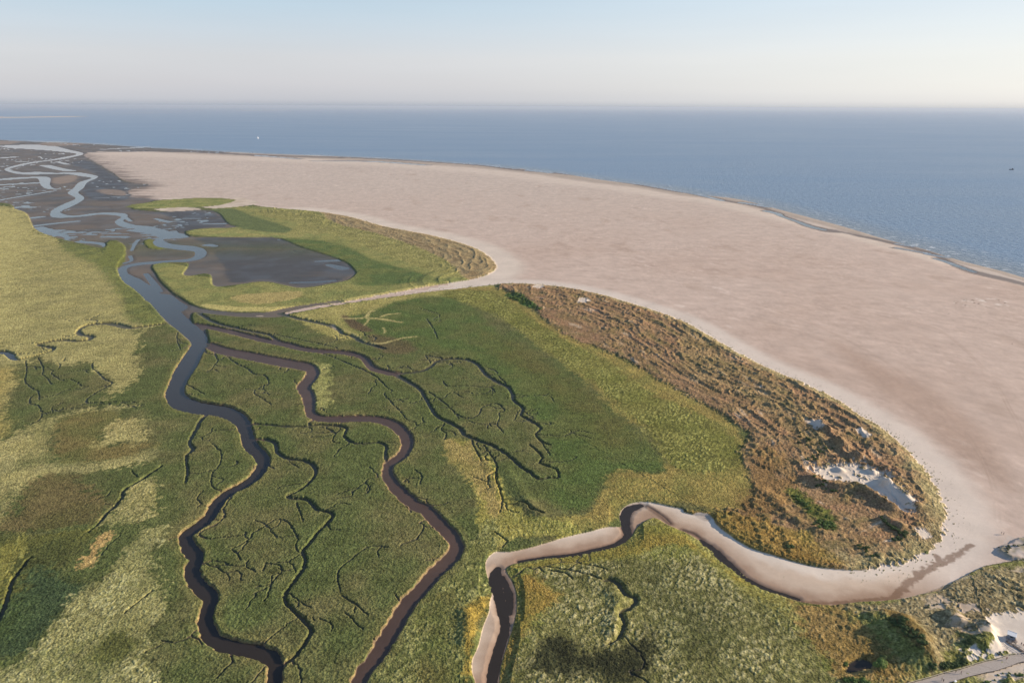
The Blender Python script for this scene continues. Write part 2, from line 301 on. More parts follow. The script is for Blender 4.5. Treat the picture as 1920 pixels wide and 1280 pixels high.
# ------------------------------------------------------------------ beach, mud, sea
SHORE = 'P -3000,262 -300,262 0,263 60,266 140,268 200,272 240,275 330,280 480,288 640,294 760,300 850,306 930,312 1040,324 1130,338 1240,352 1300,364 1380,373 1440,388 1513,407 1587,427 1663,450 1730,467 1800,489 1860,504 1920,521 2300,640 2900,800'
Psh = spline(pts(SHORE), False, 4)
shS, shD = sline(Psh); SEA = shD                           # positive towards the sea
beachP = 'P 157,287 240,277 330,280 480,287 640,293 760,297 850,303 930,308 1040,318 1130,330 1240,345 1380,366 1440,380 1587,420 1730,458 1920,510 2300,620 2900,770 2900,1000 2300,1040 1920,1052 1897,1055 1847,1063 1813,1080 1780,1095 1730,1114 1680,1126 1600,1126 1640,1071 1690,1063 1740,1042 1773,1010 1781,965 1763,920 1730,872 1680,822 1620,782 1560,744 1500,716 1420,681 1350,641 1280,602 1200,574 1120,551 1040,537 960,532 900,537 800,549 700,563 600,579 530,592 560,580 640,568 740,550 800,539 860,530 905,521 932,505 925,488 900,470 860,455 800,440 720,425 660,408 600,398 520,391 480,386 440,378 360,374 233,376 225,362 235,350 285,349 235,340 213,325 187,310'
mB, dB = mask(beachP, 1.6, 1.2)
nrF = np.clip(sstep(26, 8, np.abs(FT)) + .7 * sstep(60, 20, np.abs(sline(spline(pts('P 560,394 600,398 660,408 720,425 800,440 860,455 900,470 925,488 932,505 915,518 880,527'), False, 4))[1])), 0, 1)
mB = mB * (1 - nrF) + nrF * sstep(-.7, .7, dB + 2.2 + 3.6 * nC + 3.0 * nB + 2.0 * fbm(X, Y, 1.8, 2, 4))
creekP = 'I 1480,480 1340,590 1200,628 1000,655 800,645 650,615 500,570 380,530 280,470 190,400 160,355 60,340 0,325 H 1920,310 1850,295 1760,275 1680,265 1610,282 1572,315 1565,360 1580,402 1500,410 1400,435 1250,470 1080,520 950,548 880,548 840,565 812,605 815,660 835,720 850,770 835,830 830,890 800,960 770,1080 738,1150 735,1220 760,1320 780,1600 840,1600 885,1290 900,1180 935,1060 965,970 985,880 985,790 965,720 935,670 930,635 1000,605 1150,578 1300,562 1450,532 1550,512 1625,465 1650,425 1690,385 1760,355 1830,392 1900,422 I 0,427 60,462 130,502 230,582 300,642 380,702 450,752 530,778 650,822 750,842 850,847 1000,827 1120,822 1200,812 1350,782 1500,722'
mK, dK = mask(creekP, 0.5, 0.8)
def sandy(m, zlev):
    global Z
    Z = Z * (1 - m) + zlev * m
    WET[:] *= (1 - m)
# dune relief before the beach is laid in
rd = 1 - np.abs(pn(FS / 34 + nB * .5, FT / 13, 61)); rd2 = 1 - np.abs(pn(FS / 15, FT / 7 + nB, 62))
BLOW = mask('I 690,100 740,75 800,50 900,55 1000,45 1100,85 1170,140 1185,185 1265,250 1335,325 1250,330 1165,300 1060,215 960,180 880,170 800,152 730,125', 2.9, 3)[0]
envd = sstep(FS.max() - 60, FS.max() - 170, FS) * (1 - .85 * BLOW) * sstep(0, 9, FT) * sstep(170, 60, FT + nA * 50) * DUN
Z += envd * (0.5 + 1.2 * (1 - np.abs(pn(FS / 38 + nB, FT / 13 + .6 * nA, 68))) ** 5 + 0.9 * rd ** 6 + 0.35 * rd2 ** 5 + 0.5 * fbm(X, Y, 60, 1, 63))
Z += DUN * sstep(0, 12, FT) * 0.6
UF = spline(pts('P 560,394 600,398 660,408 720,425 800,440 860,455 900,470 925,488 932,505 915,518 880,527'), False, 4)
US, UD = sline(UF); UT = -UD
ru = 1 - np.abs(pn(US / 60, UT / 15, 64)); envu = sstep(0, 14, UT) * sstep(130, 50, UT) * mU
Z += envu * (1 + 1.4 * ru ** 5 + 0.8 * fbm(X, Y, 24, 3, 65))
# higher, hilly ground of the south-eastern dunes
SE = mask('I 620,860 850,860 1120,835 1350,795 1600,700 1920,630 2900,400 2900,1700 1250,1700 1150,1290 1000,1100 800,1000', 6, 40)[0]
Z += SE * (1.2 + 1.6 * fbm(X, Y, 60, 1, 66) + 0.5 * (1 - np.abs(pn(X / 16 + nB, Y / 9, 67))) ** 3)
def ridge(s, h, wL, wR=None, curve=True):                 # a dune ridge along a traced line
    global Z
    P = spline(pts(s), False, 4); S, D = sline(P)
    L = np.hypot(np.diff(P[:, 0]), np.diff(P[:, 1])).sum()
    e = sstep(0, L * .12 + 1, S) * sstep(L, L * .88 - 1, S)
    e = np.maximum(e, 0.12)
    wR = wR or wL
    prof = np.where(D > 0, np.exp(-(D / wL) ** 2), np.exp(-(D / wR) ** 2))
    Z = Z + h * e * prof * (1 + 0.25 * nB)
ridge('I 690,120 730,160 800,182 900,205 960,200 1050,240 1150,300 1240,345', 3.6, 3.5, 5)
ridge('I 1110,170 1190,210 1260,265 1340,335', 3.2, 4, 5)
ridge('I 860,80 900,110', 2.0, 3); ridge('I 1030,90 1090,120', 2.2, 3); ridge('I 1120,150 1150,200', 4.0, 4)
ridge('I 950,10 1010,50', 4, 3, 4); ridge('F 860,870 920,930', 4, 4); ridge('F 750,770 830,840', 3.5, 4)
ridge('F 560,470 640,510 780,560 880,620 1020,710', 2.5, 5, 7)
ridge('F 330,370 400,400 530,460', 3.0, 5, 7)
ridge('I 1060,880 1130,960 1200,1050 1300,1150 1400,1230', 1.5, 8, 9)
ridge('I 1160,930 1240,980 1330,1060 1350,1120 1410,1190 1480,1230', 4.2, 5, 9)
ridge('I 1490,900 1530,960 1560,1000', 3.5, 5); ridge('I 1690,960 1700,1010 1700,1080 1680,1130', 4.0, 5, 7)
ridge('I 1110,360 1180,400 1260,440', 3.0, 4); ridge('I 590,500 625,520', 1.5, 3)
ridge('I 410,180 450,220 520,260 570,330 640,380 760,440 850,500', 1.2, 4, 5)
ridge('H 1480,740 1540,800 1560,860 1540,960 1520,1060', 1.2, 4, 5)
ridge('H 740,0 830,60 880,180 900,250', .8, 4, 6); ridge('H 900,60 1000,200 1100,330 1160,400', .8, 5, 6)
ridge('H 1000,240 1100,330 1180,370 1320,400', .7, 5, 6)
ridge('H 690,860 720,960 700,1100', 1.6, 4, 5)
# beach level
zbeach = 0.95 + 0.10 * nA + 0.05 * nB
blend = sstep(-22, -2, dB)
wB = np.clip(mB + sstep(-14, 0, dB) * 0.55 * (FT < 60) * (FT > -60), 0, 1)
sandy(wB, zbeach)
inB = mB
edge = np.minimum(np.abs(FT), 400)
s1 = fbm(X, Y / 2.2, 30, 5, 71); s2 = fbm(X / 1.5 + Y * .3, Y / 1.6, 9, 3, 72); s3 = fbm(X, Y, 260, 3, 73)
damp = sstep(-0.3, 0.7, s3 + 0.25 * s1) * .6
c = alb((211, 188, 171))[None, None] * (1 - damp[..., None]) + alb((198, 171, 152))[None, None] * damp[..., None]
far = sstep(900, 2600, Y)[..., None]
c = c * (1 - far) + (alb((208, 190, 174)) * (1 + .05 * s3[..., None])) * far
lt = (sstep(0.22, 0.5, s2 * .7 + s1 * .4) * sstep(-.2, .3, fbm(X, Y, 180, 2, 74)) * .55)[..., None]
c = c * (1 - lt) + alb((222, 205, 190)) * lt
dk = (sstep(0.2, 0.55, fbm(X, Y / 2, 60, 5, 75)) * .4)[..., None]
c = c * (1 - dk) + alb((178, 153, 134)) * dk
def strip(c, D, a, b, colr, amt=1.0):
    q = (sstep(a[0], a[1], D) * sstep(b[1], b[0], D) * amt)[..., None]
    return c * (1 - q) + alb(colr) * q
s4 = fbm(X, Y / 1.8 + 2 * nB, 5.0, 4, 76, .65); act = sstep(-.3, .35, fbm(X, Y, 150, 2, 77)) * .7 + .3
c = c * (1 + .20 * act * s4 + .16 * s2)[..., None]
wsp = (sstep(.42, .6, s4 + .3 * s2) * act * .6)[..., None]; c = c * (1 - wsp) + alb((232, 214, 198)) * wsp
bd = mask('P 1560,640 1680,700 1790,760 1870,850 1900,920 1800,860 1720,790 1640,730', 2.9, 30)[0][..., None] * .6
c = c * (1 - bd) + alb((182, 154, 134)) * bd * (1 + .2 * s4[..., None])
shb = mask('P 1790,566 1830,559 1880,563 1895,575 1850,577 1800,574', 2.9, 8)[0]; shq = (shb * sstep(.1, .4, fbm(X / 2, Y / 2, 5, 3, 78)))[..., None]; c = c * (1 - shq) + alb((236, 220, 204)) * shq
shq = (shb * sstep(.38, .5, fbm(X, Y / 2, 4, 2, 79)))[..., None]; c = c * (1 - shq) + alb((110, 92, 80)) * shq
for s_ in ('P 1560,560 1640,590 1740,612 1790,640 1850,700 1900,780 1930,860', 'P 1100,520 1300,540 1500,600 1660,680 1780,780 1850,880 1870,980'):
    tS, tD = sline(spline(pts(s_), False, 6)); tq = ((sstep(1.1, .5, np.abs(np.abs(tD + 1.5 * nA) - 1.3)) * (tS > 5) * sstep(-.5, .2, nA)) * .35)[..., None]; c = c * (1 - tq) + alb((178, 154, 136)) * tq
c = strip(c, FT + nB * 4, (-34, -14), (30, 31), (228, 212, 196), .95)
c = strip(c, UT + nB * 4, (-60, -26), (30, 31), (226, 210, 192), .9)
c = strip(c, -SEA / SP + nA * 1.5, (4, 6), (9, 16), (222, 204, 186), .9)
c = strip(c, -SEA / SP, (-3, 0), (3, 6), (186, 170, 154), 1)
m = inB[..., None]; COL = COL * (1 - m) + c * m; TCOL = TCOL * (1 - m) + c * m
TUS *= (1 - inB); SAND = np.maximum(SAND, inB)
# mud flats of the estuary
mudP = 'A -900,300 0,310 200,300 400,305 600,315 740,325 900,345 1100,362 1350,382 900,376 480,376 560,450 640,500 700,545 870,560 720,590 740,625 880,650 720,690 900,712 1190,704 1280,780 1350,803 1200,805 1060,815 1040,835 1100,855 1400,856 1560,860 1700,915 1920,985 1990,1040 2000,1060 1960,1095 1900,1110 1700,1142 1600,1125 1480,1105 1300,1128 1200,1130 1180,1060 1030,1075 1060,1000 860,1008 870,1060 920,1130 1000,1195 D 1000,50 1080,100 1180,125 1350,140 1500,138 1620,112 1750,92 1920,70 1920,82 1750,108 1620,135 1560,150 1620,165 1500,168 1350,165 1200,150 1110,140 1075,150 1085,200 1150,225 1170,300 1180,325 1120,345 1080,330 1065,300 1000,240 935,190 840,80 A 830,1220 760,1150 690,1100 660,1020 700,960 700,900 640,870 590,890 600,910 550,915 450,890 330,862 250,835 190,800 150,720 60,690 0,660 -900,560'
mM, dM = mask(mudP, 1.6, 1.2)
nH = fbm(X / 6, Y, 34, 4, 82, .6)
fw = sstep(1100, 1400, Y) * 1.0 
mM = np.maximum(mM * (1 - fw), sstep(-2, 2, dM / MP + nH * 12 * (dB > -80) + nE * 1.6) * fw)
zmud = 0.42 + 0.12 * nA + 0.05 * nB
Zm = zmud + np.maximum(0, -dM) * 0.5
Z = np.where(dM > -6, np.minimum(Z, Zm), Z)
q = sstep(-0.3, 0.4, fbm(X / 1.6, Y, 70, 3, 81))[..., None]
mc = alb((117, 105, 92)) * (1 - q) + alb((96, 92, 86)) * q
drk = (mask('A 1190,720 1280,790 1150,800 1000,830 1000,760 900,712', 3, 5)[0] + mask('A 1100,862 1400,860 1560,864 1700,920 1920,990 1990,1050 1900,1100 1700,1130 1480,1090 1300,1110 1250,1000 1180,900', 3, 6)[0] + mask('A 400,440 480,420 640,510 700,560 720,640 560,650 480,620 480,560 560,520 480,470', 5, 8)[0])
drk = np.clip(drk * (.6 + 1.2 * sstep(-.4, .3, nH)), 0, 1)[..., None]
mc = mc * (1 - drk) + alb((80, 78, 76)) * drk
m = mM[..., None]; COL = COL * (1 - m) + mc * m; TCOL = TCOL * (1 - m) + mc * m; TUS *= (1 - mM)
WET = np.maximum(WET * (1 - mM), mM * (0.45 + 0.35 * sstep(-.2, .3, nA) + .2 * drk[..., 0]))
stz = np.clip(mask('A 470,380 600,420 800,440 900,560 900,650 720,640 560,500', 2.9, 40)[0] - mM, 0, 1)
stq = (stz * sstep(0.35, -0.25, nH + (dM / MP) * -.012 - .2))[..., None] * .85
COL = COL * (1 - stq) + alb((112, 100, 92)) * stq
# green islets and the spit inside the mud
for s_ in ('A 610,885 640,880 700,900 710,960 690,1010 640,1030 560,1000 590,940', 'A 805,880 850,865 940,915 900,925 840,920'):
    mm = mask(s_, 2, 2)[0]; Z = np.maximum(Z, 0.3 + 0.9 * mm * sstep(0, 1, mm)); paint(mm, (112, 116, 58), None, 0.2); WET *= (1 - mm)
mm, dd = mask('A 700,680 800,665 950,645 1150,635 1300,640 1340,655 1290,672 1100,688 900,695 760,695', 2, 2)
paint(mm, (140, 138, 80), (116, 124, 66), 0.3); WET *= (1 - mm); Z = np.maximum(Z, 0.3 + 1.0 * mm)
mm, dd = mask('A 860,702 1000,690 1150,688 1280,668 1330,645 1260,632 1000,634 870,655 1000,626 1300,626 1440,655 1460,668 1350,685 1150,700 960,712', .8, 1.2)
paint(mm, (218, 200, 180), (200, 182, 160), 0.0); WET *= (1 - mm); Z = np.maximum(Z, 0.3 + 0.7 * mm); SAND = np.maximum(SAND, mm)
# sandy tidal creek
zk = 0.78 + 0.1 * nA + 0.03 * nB
low = np.where(dS > -400, np.clip((-dS - 2) / 26, 0, 1), 1)      # bed falls towards its outer bank
zk = zk * (0.35 + 0.65 * low) + 0.05
Zk = zk + np.maximum(0, -dK) * (0.9 * (1 - inB) + 0.012 * inB)
inl = sstep(1790, 1700, (X / MP + 960))                        # left of the beach mouth
Z = np.where((dK > -5) | (inB > .5), np.minimum(Z, Zk), Z)
kc = alb((214, 191, 168)) * np.ones_like(COL)
kb = (sstep(15, 3, -dS + nB * 6))[..., None]
kc = kc * (1 - kb * .75) + alb((160, 128, 104)) * kb * .75
kw = (sstep(14, 3, dK + nB * 8) * sstep(10, 22, -dS))[..., None]
kc = kc * (1 - kw) + alb((232, 216, 198)) * kw
kc = kc * (1 + .05 * s2[..., None])
ma = np.array(unproj(1610, 1100)); mb_ = np.array(unproj(1790, 1050)); md_ = mb_ - ma
mpar = ((X - ma[0]) * md_[0] + (Y - ma[1]) * md_[1]) / (md_ @ md_)
m = (mK * sstep(1.0, 0.1, mpar + .12 * nA))[..., None]
COL = COL * (1 - m) + kc * m; TCOL = TCOL * (1 - m) + kc * m; TUS *= (1 - m[..., 0]); SAND = np.maximum(SAND, m[..., 0])
# sea bed
Z = np.where(SEA > -60 * MP / 1.0, np.minimum(Z, 0.10 - np.clip(SEA / MP, -12, 80) * 0.055 + 0.05 * nA), Z)
# ------------------------------------------------------------------ creeks
CR = np.full(X.shape, 99.0, np.float32)     # carved bed height
MD = np.full(X.shape, 99.0, np.float32)     # distance outside the mud of the nearest creek
BK = np.full(X.shape, 99.0, np.float32)     # distance outside the bank foot of the larger creeks
BW = np.zeros(X.shape, np.float32)
WG = (0.75 * (YR * math.cos(PITCH) + H * math.sin(PITCH)))
_wa = np.minimum(0.55 * np.sqrt(MP / .3), 3.0)
XW = X + _wa * (1.5 * nC + 1.1 * fbm(X, Y, 1.7, 2, 31)); YW = Y + _wa * (1.5 * fbm(X, Y, 4, 2, 32) + 1.1 * fbm(X, Y, 1.7, 2, 33))
def carve(P, bed, slope, reach, mudout=0.25, big=False, wob=0.25, flat=False, warp=True):
    for k in range(len(P) - 1):
        ax, ay, aw = P[k]; bx, by, bw = P[k + 1]
        wm = max(aw, bw) / 2 + reach
        r0 = np.searchsorted(YR, min(ay, by) - wm); r1 = np.searchsorted(YR, max(ay, by) + wm)
        if r1 <= r0: continue
        lo = (min(ax, bx) - wm) / WG[r0 if min(ax, bx) - wm < 0 else r1 - 1]; hi = (max(ax, bx) + wm) / WG[r1 - 1 if max(ax, bx) + wm < 0 else r0]
        c0 = np.searchsorted(uu, lo); c1 = np.searchsorted(uu, hi)
        if c1 <= c0: continue
        sl = (slice(r0, r1), slice(c0, c1))
        x, y = (X[sl], Y[sl]) if (big or flat) else (XW[sl], YW[sl])
        ex, ey = bx - ax, by - ay; L2 = ex * ex + ey * ey + 1e-9
        t = np.clip(((x - ax) * ex + (y - ay) * ey) / L2, 0, 1)
        d = np.hypot(x - ax - t * ex, y - ay - t * ey)
        wd = aw * (1 - t) + bw * t
        if big: wd = wd * (1 + .22 * nA[sl] + .12 * nB[sl])
        wd = np.maximum(wd * (.76 if not (big or flat) else 1), SPC[sl] * (.95 if not flat else .6))
        wb = np.minimum(wd * 0.3, 1.2 if not big else 2.0) * (nC[sl] * wob * 2 + nB[sl] * wob * (1 if not big else 2.2))
        o = d - wd / 2 + wb
        zc = bed + np.maximum(0, o) * slope + (0.0 if not flat else 0.0)
        if flat: zc = bed + np.clip(o / (wd / 2), -1, 0) * 0.25 + np.maximum(0, o) * slope
        CR[sl] = np.minimum(CR[sl], zc)
        MD[sl] = np.minimum(MD[sl], o - mudout)
        if big:
            m = o < BK[sl]; BK[sl] = np.where(m, o, BK[sl])
def creek(s, bed, slope=1.7, reach=3.0, **k):
    P = spline(pts(s, 3), False, 5); carve(P, bed, slope, reach, **k)
    if not k.get('flat'): NET.append(P)
# main creek: water
NET = []
creek('D 1115,330,80 1075,400,85 1030,480,90 992,560,80 990,610,80 1040,655,75 1140,680,65 1240,692,62 1320,725,64 1368,770,66 1388,830,62 1412,890,66 1462,940,68 1480,990,66 1440,1060,54 1370,1112,50 1290,1152,46 1222,1212,54 1190,1270,56 G 1160,370,64 1080,430,68 1042,470,70 1068,530,72 1104,580,70 1080,640,74 1088,700,70 1148,760,72 1188,810,74 1168,870,70 1155,930,74 1172,1000,74 1232,1060,70 1330,1088,66 1430,1104,70 1520,1142,74 1550,1200,74 1535,1300,72 1500,1500,72', -0.35, big=True)
# second creek: mud bed
creek('D 1165,322,30 1260,358,40 1370,380,42 1480,402,42 1600,425,42 1700,442,48 1758,470,56 1745,515,68 1708,560,74 1732,610,66 1742,660,60 1748,710,50 1800,738,36 1920,742,36 E 100,739,36 200,744,38 290,772,48 350,822,62 372,880,68 342,945,58 290,982,50 262,1012,50 265,1070,60 312,1130,64 370,1190,66 440,1240,66 H 470,308,70 540,380,72 600,440,72 642,500,72 638,560,72 580,620,78 510,690,76 440,770,82 370,850,86 310,950,92 250,1050,96 180,1160,96 110,1260,92 60,1500,92', 0.42, big=True, slope=1.4)
creek('D 1090,210,22 1200,228,20 1300,250,22 1400,275,24 1500,300,24 1600,320,24 1700,345,24 1800,358,24 1920,365,24 E 80,380,24 130,400,28 160,440,32 200,465,26 290,487,26', 0.15, big=True)
creek('E 290,487,22 380,482,16 460,468,16 510,440,16 545,412,14 620,403,14 710,410,17 770,440,19 810,490,23 870,530,22 930,560,22 955,590,20 970,640,18 1020,680,18 1010,720,16 1070,755,16 1120,795,12 1090,830,8 1130,870,7 1170,890,7', 0.35)
creek('E 290,487,26 370,530,24 440,575,22 475,630,20 530,720,20 600,760,19 665,795,20 690,830,20 760,860,18 850,895,17 940,950,16 1000,1005,16 1060,1045,14 1105,1080,12 1160,1075,10 1220,1070,11 1210,1030,9 1165,1010,9 1110,990,7 1130,960,7 1095,920,7 1060,890,6', 0.35)
creek('D 1120,145,17 1170,180,16 1250,212,16 1350,235,14 1450,255,13 1520,270,13 1560,300,11 1630,315,11', 0.4)
creek('D 1570,145,16 1650,170,16 1740,190,18 1850,215,20 1910,245,20 1920,260,14 E 60,275,18 110,305,18 170,325,15 240,345,13', 0.3)
creek('D 935,203,9 860,215,11 730,228,17 660,212,21 590,205,17 500,212,15 445,240,17 450,265,21 510,275,23 500,295,18 440,303,11 350,298,13 260,310,15 215,325,17 290,340,17 300,352,13 270,365,9 210,385,8 110,405,9', 0.1)
creek('D -100,360,24 0,365,24 50,375,26 75,400,25 105,410,9', -.15)
creek('D 1160,690,18 1170,705,18 1130,750,20 1105,800,20 1070,860,20 1070,890,20 1085,915,22 1050,950,16 1050,990,14 1055,1040,13 1045,1100,9', 0.3)
creek('D 1410,770,11 1500,775,11 1620,785,11 1740,782,8 1735,765,10 1760,750,14', 0.5)
creek('D 1740,782,10 1800,775,10 1920,785,12 E 30,800,15 15,840,15 60,875,13 130,880,11 210,875,13 250,895,18 248,950,20 262,1010,24', 0.35)
creek('D 1420,855,20 1500,860,20 1550,880,22 1560,930,20 1620,965,17 1700,975,17 1760,1000,19 1775,1050,19 1740,1100,15 1680,1145,15 1620,1175,18 1650,1190,19 1720,1193,19 1755,1220,22 1780,1250,17 1860,1270,17 1872,1290,15 G 1850,380,17 1790,440,17 1745,500,18 1705,545,19 1720,610,21 1690,670,21 1630,750,19 1600,820,19 1650,880,17 1710,940,19 1750,990,21 1720,1060,21 1660,1140,19 1580,1195,18', 0.1)
creek('D 910,1010,9 860,1040,11 790,1090,13 700,1145,15 690,1180,17 660,1220,15 600,1280,14 G 550,400,11 500,440,9', 0.3)
# far left channel
creek('G 165,590,9 120,650,15 70,720,20 40,820,22 0,920,26 -60,1020,26', 0.1)
creek('H 1480,712,12 1530,712,22 1570,750,26 1600,790,26 1655,815,28 1630,860,22 1570,890,20 1590,950,16 1565,1030,18 1510,1068,12', 0.2, slope=1.0)
MIN = '''D 145,415,7 150,480,9 140,530,9 180,570,10 215,590,10 220,635,10 | D 215,600,6 175,620,10 170,655,12 215,670,10 235,710,10 220,750,7 150,780,5 | D 215,400,5 245,460,6 240,490,7 270,520,5 290,550,5
D 520,430,11 520,455,9 560,490,11 590,520,11 630,540,12 600,560,9 540,595,9 490,630,11 490,650,12 560,652,7 660,648,6 760,650,4 | D 235,712,7 300,700,5 400,680,4 490,655,5 | D 400,520,6 440,540,7 460,560,6 495,562,6 | D 330,430,6 340,445,6 325,460,6
D 365,400,6 360,415,5 | D 1190,880,5 1240,930,8 1240,990,8 1195,1050,8 1190,1120,9 1240,1150,10 | D 1140,1150,7 1110,1190,9 1130,1220,9 1110,1240,6 | G 1310,230,18 1260,310,15 1265,350,14 1230,390,11 1140,435,14 1125,460,14 1180,480,9 1270,470,5 1370,460,6
G 1700,570,11 1665,530,11 1670,470,9 1630,400,9 1590,372,8 1530,380,6 1470,420,7 1420,450,11 1410,475,11 1350,515,8 1305,540,11 1340,570,11 1355,600,9 | G 1400,600,9 1385,630,10 1435,665,9 | G 1480,660,9 1500,620,9 1570,630,10 1585,660,11 1545,710,9 1520,760,8 1490,830,6
G 1665,280,6 1690,340,7 1705,385,7 | G 1840,400,6 1860,430,7 1910,430,6 | G 1915,640,9 1900,700,9 1915,780,7 | H 0,640,9 60,590,9 130,535,9 190,520,8 260,530,5 | H 0,800,8 80,850,9 150,910,7 | H 455,345,12 475,370,11 440,390,9 465,410,11 420,480,11 350,505,11 330,520,7
G 1370,1125,12 1300,1130,11 1310,1170,12 1270,1210,12 1220,1270,11 | G 680,460,6 620,510,7 570,570,10 | G 740,100,6 775,130,6 | G 620,215,8 605,235,8 540,260,6 480,290,6 | G 860,770,8 800,820,7 700,900,5 | G 1660,840,7 1740,825,6 | G 1760,920,9 1770,940,6 | G 1800,930,7 1860,960,9 1870,1000,7
E 640,715,11 710,740,11 770,720,11 790,680,11 840,660,11 880,660,11 915,695,11 885,710,6 890,740,9 875,775,9 910,820,7 | E 875,775,7 835,770,7 840,785,5 | E 490,590,9 560,640,9 620,690,11 660,740,7 | E 570,530,6 600,560,6 700,555,6 800,565,6 900,550,5 | E 970,750,7 995,700,7 1015,690,7 | E 880,500,6 930,550,7
E 480,180,9 520,240,10 540,290,7 | E 440,120,5 540,150,5 550,170,5 | E 730,860,12 750,910,12 790,985,10 | E 800,890,12 870,1000,14 870,1080,15 905,1190,17 890,1270,9 | E 410,1030,7 450,1060,8 440,1110,5 | E 0,415,13 60,440,11 130,470,11 200,510,9 250,560,9 285,590,9 240,600,6 280,650,7 320,690,6 370,750,5 | E 470,385,9 560,400,13 | E 510,440,8 470,385,7 | E 1120,870,6 1175,950,6
D 1150,345,8 1160,370,10 1210,385,12 1220,405,10 1245,405,8 1275,388,9 1320,425,10 1390,460,11 1430,490,11 1490,500,11 1512,545,10 1470,560,7 1430,595,7 1470,625,6 1530,665,5 | D 1040,545,6 1070,560,6 1150,605,5 | D 1000,255,7 995,300,9 1015,350,9 | D 1835,795,9 1885,825,9 1870,870,8 1910,880,6 | D 1510,1010,6 1550,1025,5 | D 1540,265,7 1700,300,5 1800,320,5 1900,345,5
D 1800,370,7 1860,390,8 1920,415,8 | H 930,710,10 985,680,12 1010,660,8 1045,640,14 1080,650,14 1110,640,13 1135,668,13 | H 1160,660,8 1250,670,10 1300,705,10 | H 1150,635,7 1300,660,8 1420,690,9 1490,720,12
H 870,1050,8 920,1130,8 | H 860,440,9 885,460,9 930,490,10 905,525,9 | H 150,220,6 165,180,5 | H 20,895,6 120,990,5 | H 70,900,6 75,870,6 | H 300,800,6 330,830,6 | H 340,265,14 390,330,9'''
for s_ in MIN.replace('\n', ' | ').split('|'):
    if s_.strip(): P_ = spline(pts(s_, 3) * np.array([1, 1, .5]), False, 5); carve(P_, 0.88, 1.7, 1.2); NET.append(P_)
# dendritic minor gullies grown from a seed over the lower marsh
rg = random.Random(5)
def gully(p, a, w_, n, lvl):
    L = [(p[0], p[1], w_)]; sc_ = max(1, p[1] / 500)
    for k in range(n):
        a += rg.gauss(0, .42); st = rg.uniform(1.6, 4.2) * sc_; p = (p[0] + math.cos(a) * st, p[1] + math.sin(a) * st)
        L.append((p[0], p[1], w_ * (1 - .8 * k / n)))
        if lvl and rg.random() < .15: gully(p, a + rg.choice((-1, 1)) * rg.uniform(.6, 1.3), w_ * .6, n // 2, lvl - 1)
    carve(spline(np.array(L), False, 2), 1.0, 1.6, 1.0)
for P in NET:
    seglen = np.hypot(np.diff(P[:, 0]), np.diff(P[:, 1])); acc = rg.uniform(10, 60)
    for k in range(1, len(P) - 1):
        acc -= seglen[k] / max(1, P[k][1] / 500)
        if acc < 0 and abs(P[k][0]) < 1.2 * P[k][1] and P[k][1] < 1300:
            acc = rg.uniform(22, 80); sd = rg.choice((-1, 1)); dx, dy = P[k + 1][:2] - P[k - 1][:2]
            gully((P[k][0], P[k][1]), math.atan2(dy, dx) + sd * rg.uniform(.8, 1.6), rg.uniform(.22, .42) * max(1, P[k][1] / 550), rg.randint(4, 12), 1)
_CR, _MD = CR.copy(), MD.copy(); MD[:] = 99; CR[:] = 99
for s_ in ('E 0,175,7 60,178,8 130,172,9 160,140,9 180,135,7', 'E 130,215,8 150,190,9 155,160,8 160,140,7', 'E 150,175,9 220,180,9 280,190,8 340,200,6', 'E 220,170,7 260,155,7 330,148,5', 'E 100,290,6 160,315,9 230,318,9 300,300,9 350,288,7 420,280,5', 'E 235,230,6 248,250,7 238,262,5', 'E 0,240,5 60,262,6 110,290,6'):
    carve(spline(pts(s_, 3), False, 4), 9, 0, 4.0)
pm = (sstep(1.2, -.6, MD + nC) * (MD < 90))[..., None] * .85; COL = COL * (1 - pm) + alb((178, 164, 106)) * pm
CR[:] = _CR; MD[:] = _MD
CRf = CR; vegm = np.clip(1 - mM - inB, 0, 1)
land = Z.copy()
Z = np.where(mK > .5, Z, np.minimum(Z, CR))
cutd = land - Z
mud = sstep(0.15, -0.15, MD) * (cutd > 0.02)
cm = alb((84, 66, 56)) * (1 + .25 * nB[..., None])
bigm = sstep(6, 0, BK)[..., None]
cm = cm * (1 - bigm) + alb((84, 65, 54)) * (1 + .3 * sstep(0, .5, nA)[..., None] + .15 * nB[..., None]) * bigm
narrow = (cutd > 0.03) * vegm
COL = COL * (1 - (mud * (BK > 6))[..., None] * .75) + alb((62, 56, 40)) * (mud * (BK > 6))[..., None] * .75
m = (mud * (BK <= 6))[..., None]; COL = COL * (1 - m) + cm * m
bank = (sstep(-0.1, 0.1, BK) * sstep(1.3 , 0.5, BK + nC * .7 + nB * .3) * np.clip(vegm, 0, 1) * sstep(-.5, .15, fbm(X, Y, 18, 2, 95)))[..., None]
COL = COL * (1 - bank * .7) + alb((144, 120, 84)) * (1 + .3 * nC[..., None]) * bank * .7
lev = (sstep(1.2, 2.4, BK) * sstep(7, 3, BK + nB * 3) * vegm)[..., None] * .3
COL = COL * (1 - lev) + alb((134, 126, 72)) * lev
anyc = sstep(0.6, -0.1, MD) * (mK < .5)
TUS *= (1 - anyc); SAND = SAND * (1 - anyc)
WET = np.maximum(WET * (1 - 0), mud * 1.0)
for s_ in ('A -200,318 120,308 60,332 -200,338', 'A 220,322 420,314 560,324 420,336 250,346', 'A 300,520 430,505 420,540 330,560 280,545', 'A 540,585 680,590 720,620 600,615'):
    mm = mask(s_, 2.9, 5)[0] * .7; COL = COL * (1 - mm[..., None]) + alb((164, 146, 130)) * mm[..., None]; WET *= (1 - mm)
